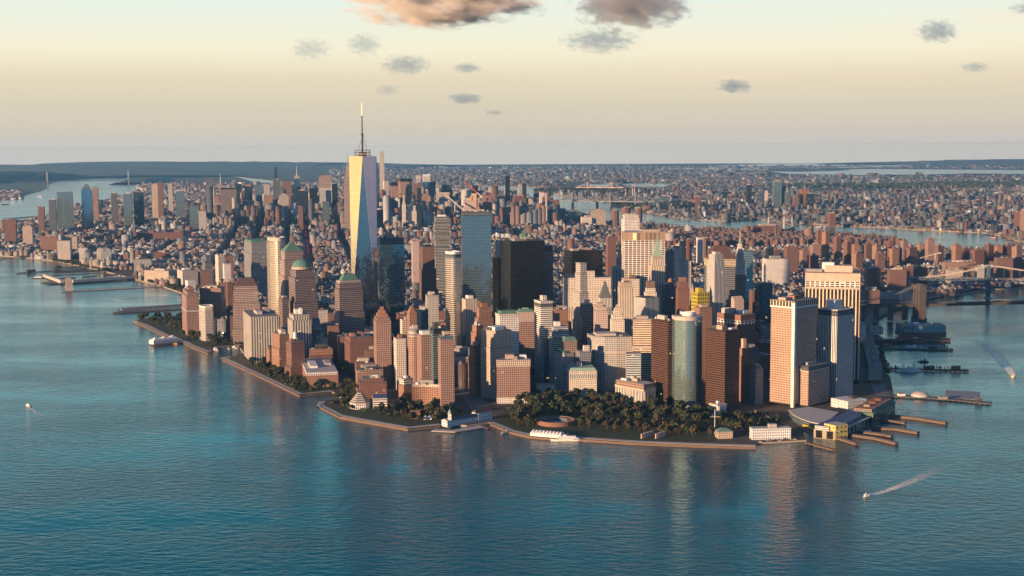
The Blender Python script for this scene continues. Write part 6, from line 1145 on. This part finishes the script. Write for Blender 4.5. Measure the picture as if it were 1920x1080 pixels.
for x, y, w, d, r_, h, ci, ri in near:
    q = min(LMP, key=lambda q: (q[0].x - x) ** 2 + (q[0].y - y) ** 2); dx, dy = x - q[0].x, y - q[0].y
    rel = ('behind' if dy > 0 else 'in front of') if abs(dy) > abs(dx) else ('right of' if dx > 0 else 'left of')
    sz = 'tall' if h > 38 else 'midsize' if h > 22 else 'low'
    wdn = 'wide' if w > 14 else 'narrow' if w < 8 else 'square'
    lb = '%s %s %s block, %s roof, %s %s' % (sz, wdn, CN[ci], RN[ri], rel, q[1].replace('the ', '', 1)); k = labs[lb] = labs.get(lb, 0) + 1; pending.append((lb, k, x, y, w, d, r_, h, ci, ri))
for lb, k, x, y, w, d, r_, h, ci, ri in pending:
    grp = None
    if labs[lb] > 1: lb, grp = lb, 'lookalikes: ' + lb[:40]
    kind = 'brick_building' if ci < 3 else 'stone_building' if ci < 5 or ci == 6 else 'grey_building'
    if h > 38: kind = 'office_block'
    t = thing(kind, lb, 'building', (x, y, GZ), r_ + rnd.choice((0, 0, .09, -.06)), grp or 'fill-in buildings of the old streets'); st = SM[ci]; w2, d2 = w * 2, d * 2
    mb = MB(); mb.walls(rect(w2, d2), 0, h, st); mb.build('wall', st, t)
    mb = MB(); mb.prism(rect(w2 + .3, d2 + .3), h - .3, h + .9, mi=1, mt=0); mb.build('roof', [RM[ri], st], t)
    mb = MB(); a_, c_ = rnd.uniform(.2, .45) * w2, rnd.uniform(.2, .4) * d2; ox, oy = rnd.uniform(-.25, .25) * w2, rnd.uniform(-.1, .25) * d2; mb.box(ox - a_ / 2, ox + a_ / 2, oy - c_ / 2, oy + c_ / 2, h + .9, h + rnd.uniform(3.5, 6)); mb.build('stair_house', rnd.choice(['mech', 'mech_tan', 'brickwork', 'roof_pale']), t)
    if rnd.random() < .45:
        mb = MB(); tx, ty = -ox * .9, -oy; z = h + .9; mb.lathe([(1.9, z + 3), (1.9, z + 6.5), (0, z + 8)], 9, tx, ty); mb.box(tx - 1.2, tx + 1.2, ty - 1.2, ty + 1.2, z, z + 3); mb.build('water_tank', 'wood', t)
def box_mass(name, B, base=GZ, bulk=True, dim=.9):
    X = np.array([b_[:6] for b_ in B]); wi = np.array([b_[6] for b_ in B]); ri = np.array([b_[7] for b_ in B]); n = len(X)
    wc = PALC[wi] * rg.uniform(.75, 1.25, (n, 1)) * np.where(rg.random((n, 1)) < .12, 1.15, dim); rc = ROOFC[ri] * rg.uniform(.8, 1.25, (n, 1)); z0 = np.full(n, base)
    if bulk:                                                      # stair houses and tanks on the roofs
        k = rg.random(n) < .7; m_ = int(k.sum()); Bx = X[k].copy(); off = rg.uniform(-.45, .45, (m_, 2)) * Bx[:, 2:4]
        c, s = np.cos(Bx[:, 4]), np.sin(Bx[:, 4]); Bx[:, 0] += off[:, 0] * c - off[:, 1] * s; Bx[:, 1] += off[:, 0] * s + off[:, 1] * c; hb = Bx[:, 5].copy(); Bx[:, 2] *= rg.uniform(.2, .5, m_); Bx[:, 3] *= rg.uniform(.2, .5, m_); Bx[:, 5] = rg.uniform(3, 7, m_)
        X = np.vstack([X, Bx]); z0 = np.concatenate([z0, base + hb]); wc = np.vstack([wc, wc[k] * rg.uniform(.8, 1.4, (m_, 1))]); rc = np.vstack([rc, ROOFC[rg.integers(len(ROOFC), size=m_)]]); n = len(X)
    sx = np.array([-1, 1, 1, -1]); sy = np.array([-1, -1, 1, 1]); c, s = np.cos(X[:, 4:5]), np.sin(X[:, 4:5]); lx, ly = X[:, 2:3] * sx, X[:, 3:4] * sy
    px, py = X[:, 0:1] + lx * c - ly * s, X[:, 1:2] + lx * s + ly * c
    V = np.empty((n, 8, 3)); V[:, :4, 0] = px; V[:, 4:, 0] = px; V[:, :4, 1] = py; V[:, 4:, 1] = py; V[:, :4, 2] = z0[:, None]; V[:, 4:, 2] = (z0 + X[:, 5])[:, None]
    idx = np.array([[0, 1, 5, 4], [1, 2, 6, 5], [2, 3, 7, 6], [3, 0, 4, 7], [4, 5, 6, 7]]); Lp = (np.arange(n)[:, None, None] * 8 + idx[None]).reshape(-1)
    nf = n * 5; me = bpy.data.meshes.new(name); me.vertices.add(n * 8); me.vertices.foreach_set('co', V.reshape(-1)); me.loops.add(nf * 4); me.loops.foreach_set('vertex_index', Lp.astype(np.int32)); me.polygons.add(nf); me.polygons.foreach_set('loop_start', np.arange(0, nf * 4, 4, dtype=np.int32)); me.polygons.foreach_set('loop_total', np.full(nf, 4, np.int32))
    nu = np.maximum(1, np.round(np.stack([X[:, 2], X[:, 3], X[:, 2], X[:, 3]], 1) * 2 / 3.6)); nv = np.maximum(1, np.round(X[:, 5] / 3.6)); uv = np.zeros((n, 5, 4, 2)); uv[:, :4, 1, 0] = nu; uv[:, :4, 2, 0] = nu; uv[:, :4, 2, 1] = nv[:, None]; uv[:, :4, 3, 1] = nv[:, None]
    me.materials.append(MATS['attr']); me.materials.append(MATS['attr_roof']); me.polygons.foreach_set('material_index', np.tile(np.array([0, 0, 0, 0, 1], np.int32), n))
    ul = me.uv_layers.new(name='UVMap'); ul.data.foreach_set('uv', uv.reshape(-1))
    cc = np.ones((n, 5, 4, 4)); cc[:, :4, :, :3] = wc[:, None, None]; cc[:, 4, :, :3] = rc[:, None]; ca = me.color_attributes.new('Col', 'FLOAT_COLOR', 'CORNER'); ca.data.foreach_set('color', cc.reshape(-1)); me.update(); me.validate()
    o = bpy.data.objects.new(name, me); COL.objects.link(o); o['kind'] = 'stuff'; return o
est_ = [b_ for b_ in rest if b_[0] > 480 and 5900 < b_[1] < 6900 and b_[5] < 60]; ids = set(map(id, est_)); rest2 = [b_ for b_ in rest if id(b_) not in ids]
box_mass('city_blocks', rest2)
box_mass('estate_blocks', [(x, y, w * .8, d * .8, r_, rg.uniform(34, 42), rg.choice([0, 0, 1]), 1) for x, y, w, d, r_, h, a_, c_ in est_ if rg.random() < .8])
# across the east river and the far north: low spread of houses, sheds and slabs out to the horizon
QB = []; BAYS = []
NZ = rg.random((64, 64))
def lump(x, y): x, y = x / 900 % 63, y / 900 % 63; i, j = int(x), int(y); a, b_ = x - i, y - j; return (NZ[i, j] * (1 - a) + NZ[i + 1, j] * a) * (1 - b_) + (NZ[i, j + 1] * (1 - a) + NZ[i + 1, j + 1] * a) * b_
for _ in range(112000):
    v = 312 + 150 * rg.random() ** 1.55 if _ < 90000 else rg.uniform(362, 450); u = rg.uniform(620, 2000); p = G(u, v, 2.2)
    if v < 362 and lump(p.x, p.y) < .2 + .36 * rg.random(): continue
    if p.y > 33000 or not inpoly(p.x, p.y, QUEENS): continue
    vv = v
    if (1053 < u < 1152 and 345 < v < 363) or (1166 < u < 1255 and 343 < v < 351.5) or (u > 1200 and 304 < v < 320 and rg.random() < .75) or (u > 1440 and (328 < v < 347) and rg.random() < .72) or (u > 1440 and 316 < v < 328): continue
    k = p.y / 9000; w, d = rg.uniform(5, 16) * max(1, k * .9), rg.uniform(5, 13) * max(1, k * .9); h = rg.uniform(6, 15) if rg.random() < .93 else rg.uniform(18, 50)
    if rg.random() < .1: w *= 2.4; d *= 2
    QB.append((p.x, p.y, w, d, R((6, 22, -14, 34)[int(p.x / 2600 + p.y / 3100) % 4]), h, rg.choice([0, 7, 3, 5, 6, 8, 5, 2]), rg.choice([0, 1, 3, 3, 4, 1])))
box_mass('distant_houses', QB, 2.2, False, .55)
NJ = []
for _ in range(900):
    u, v = rg.uniform(-60, 90), 346 + 28 * rg.random(); p = G(u, v, 2.2); NJ.append((p.x, p.y, rg.uniform(12, 40), rg.uniform(10, 30), .2, rg.uniform(6, 22), rg.choice([3, 4, 6, 0]), 1)) if v > 358 and u < 40 else None
box_mass('shore_houses', NJ, 2.2, False)
m, t, b = newmat('tail_light'); b.inputs['Base Color'].default_value = (.3, .01, .01, 1); b.inputs['Emission Color'].default_value = (1, .06, .10, 1); b.inputs['Emission Strength'].default_value = .45
mb = MB()
for _ in range(60):
    y = rnd.uniform(5000, 8600); x = AVX[0] + (y - 5000) * -.1548 + rnd.uniform(-6, 6); mb.box(x - 1.1, x + 1.1, y - .4, y + .4, 3, 4.6)
mb.build('tail_lights', 'tail_light')['kind'] = 'stuff'
# ------------------------------------------------------------------ vehicles on the quay roads
def car(label, u, v, mat, hd, z=GZ + .15, kind='parked_car'):
    p = gp(u, v, z); t = thing(kind, label, 'car', p, hd, 'cars around the quay roads'); mb = MB(); mb.prism(rect(4.6, 1.9), .3, .95, Q=rect(4.5, 1.8)); mb.build('body', mat, t); mb = MB(); mb.prism(rect(2.5, 1.75, -.2), .95, 1.5, Q=rect(1.9, 1.5, -.2)); mb.build('cabin', 'navy', t)
    mb = MB(); [mb.box(x - .35, x + .35, y - .1, y + .1, 0, .65) for x in (-1.4, 1.4) for y in (-.9, .9)]; mb.build('wheels', 'black_paint', t)
for i in range(46):
    f = rnd.random(); mt = rnd.choice(['white_paint', 'white_paint', 'black_paint', 'steel', 'red_paint', 'yellow_paint', 'navy']); cnm = dict(white_paint='white', black_paint='black', steel='grey', red_paint='red', yellow_paint='yellow', navy='dark blue')[mt]
    if i < 18: u = rnd.uniform(1424, 1500); v = 833 - (u - 1424) * .06 - rnd.uniform(3, 7); car('%s car parked in the coast guard yard' % cnm, u, v, mt, rnd.uniform(-.2, .3))
    elif i < 34: u, v = 905 - f * 82, 772 - f * 100 + rnd.uniform(-4, 4); car('%s car on the wide avenue beside the ornate brick block' % cnm, u, v, mt, 2.2)
    else: v = 620 + f * 85; u = 1626 + max(0, v - 625) * .2; car('%s car on the elevated shore road' % cnm, u + rnd.uniform(-3, 3), v, mt, 1.7, 9.05)
# ------------------------------------------------------------------ clouds, above and beyond the haze
def cloud_mat(key, dens, rag, sc, off, g_=.35):
    m = bpy.data.materials.new(key); m.use_nodes = True; t = m.node_tree; t.nodes.clear(); o = nd(t, 'ShaderNodeOutputMaterial'); pv = nd(t, 'ShaderNodeVolumePrincipled'); t.links.new(pv.outputs[0], o.inputs['Volume'])
    tcn = nd(t, 'ShaderNodeTexCoord'); ln = nd(t, 'ShaderNodeVectorMath', operation='LENGTH'); t.links.new(tcn.outputs['Object'], ln.inputs[0])
    mp_ = nd(t, 'ShaderNodeMapping'); mp_.inputs['Location'].default_value = off; mp_.inputs['Scale'].default_value = (1, .9, .8); t.links.new(tcn.outputs['Object'], mp_.inputs[0])
    n_ = nd(t, 'ShaderNodeTexNoise'); n_.inputs['Scale'].default_value = sc; n_.inputs['Detail'].default_value = 7; n_.inputs['Roughness'].default_value = .62; t.links.new(mp_.outputs[0], n_.inputs['Vector'])
    e = mth(t, 'ADD', mth(t, 'SUBTRACT', .74, ln.outputs['Value']), mth(t, 'MULTIPLY', mth(t, 'SUBTRACT', n_.outputs[0], .5), rag))
    t.links.new(mth(t, 'MULTIPLY', mth(t, 'MULTIPLY', e, 5.0, True), dens), pv.inputs['Density']); pv.inputs['Color'].default_value = (.92, .96, 1.0, 1); pv.inputs['Anisotropy'].default_value = g_
    m.cycles.volume_step_rate = 2.0; MATS[key] = m
CL = [((610, 1060, -75, 62), .012, 1.9, 2.1, 'large flat bottomed cumulus, orange at left and blue grey at right'), ((1060, 1310, -50, 66), .0075, 2.8, 2.4, 'ragged grey cloud right of the large orange cumulus'), ((1045, 1205, 48, 104), .0035, 3.4, 2.8, 'wispy torn cloud under the ragged grey cloud'), ((535, 630, 68, 116), .0024, 3.6, 2.6, 'thin curled wisp at the left end of the small clouds'), ((643, 722, 57, 110), .0035, 3.2, 2.6, 'pale puff below the left end of the large cumulus'),
      ((705, 815, 98, 146), .0042, 3.0, 2.6, 'pinkish puff left of the mast above the skyline'), ((840, 910, 114, 142), .006, 2.2, 2.0, 'small dark winged cloud'), ((830, 915, 170, 200), .006, 2.0, 1.8, 'flat lens shaped cloud low over the skyline'), ((698, 756, 156, 182), .0035, 2.6, 2.0, 'faint small cloud near the mast tip'), ((904, 950, 204, 218), .006, 2.2, 2.0, 'tiny slanted cloud low over the skyline'), ((1710, 1806, 32, 86), .006, 2.9, 2.6, 'dark based puff at the upper right'), ((1336, 1418, 144, 180), .007, 2.2, 1.9, 'slanted grey cloud over the east side'), ((1796, 1862, 114, 138), .005, 2.5, 2.0, 'small broken cloud near the right edge'), ((1885, 1985, 0, 30), .005, 2.4, 2.0, 'cloud cut by the upper right corner')]
bmc = bmesh.new(); bmesh.ops.create_icosphere(bmc, subdivisions=3, radius=1.0); CM = bpy.data.meshes.new('cloud'); bmc.to_mesh(CM); bmc.free()
for i, ((u0, u1, v0, v1), dn, rag, sc, lb) in enumerate(CL):
    Y = 14000; a_, c_ = GV(u0, v1, Y), GV(u1, v0, Y); cloud_mat('cloud_vapour', dn, rag, sc * 1.5, (i * 7.3, i * 3.1, i), -.1 if i < 1 else .45 if i < 2 else .78); me = CM.copy(); me.materials.append(MATS['cloud_vapour']); o = bpy.data.objects.new('cloud', me); COL.objects.link(o)
    o.location = ((a_.x + c_.x) / 2, Y, (a_.z + c_.z) / 2); o.scale = ((c_.x - a_.x) / 2, (c_.x - a_.x) / 2.6, (c_.z - a_.z) / 2); tag(o, lb, 'cloud', 'evening clouds')
# ------------------------------------------------------------------ haze
m = bpy.data.materials.new('haze_air'); m.use_nodes = True; t = m.node_tree; t.nodes.clear(); o_ = nd(t, 'ShaderNodeOutputMaterial'); pv = nd(t, 'ShaderNodeVolumePrincipled'); t.links.new(pv.outputs[0], o_.inputs['Volume'])
pv.inputs['Color'].default_value = (.20, .55, 1.0, 1); pv.inputs['Density'].default_value = 2.1e-5; pv.inputs['Anisotropy'].default_value = .2; MATS['haze_air'] = m
mb = MB(); mb.box(-41000, 41000, -41000, 41000, -3, 562); hz = mb.build('haze', 'haze_air'); hz['kind'] = 'stuff'
bpy.context.view_layer.update()
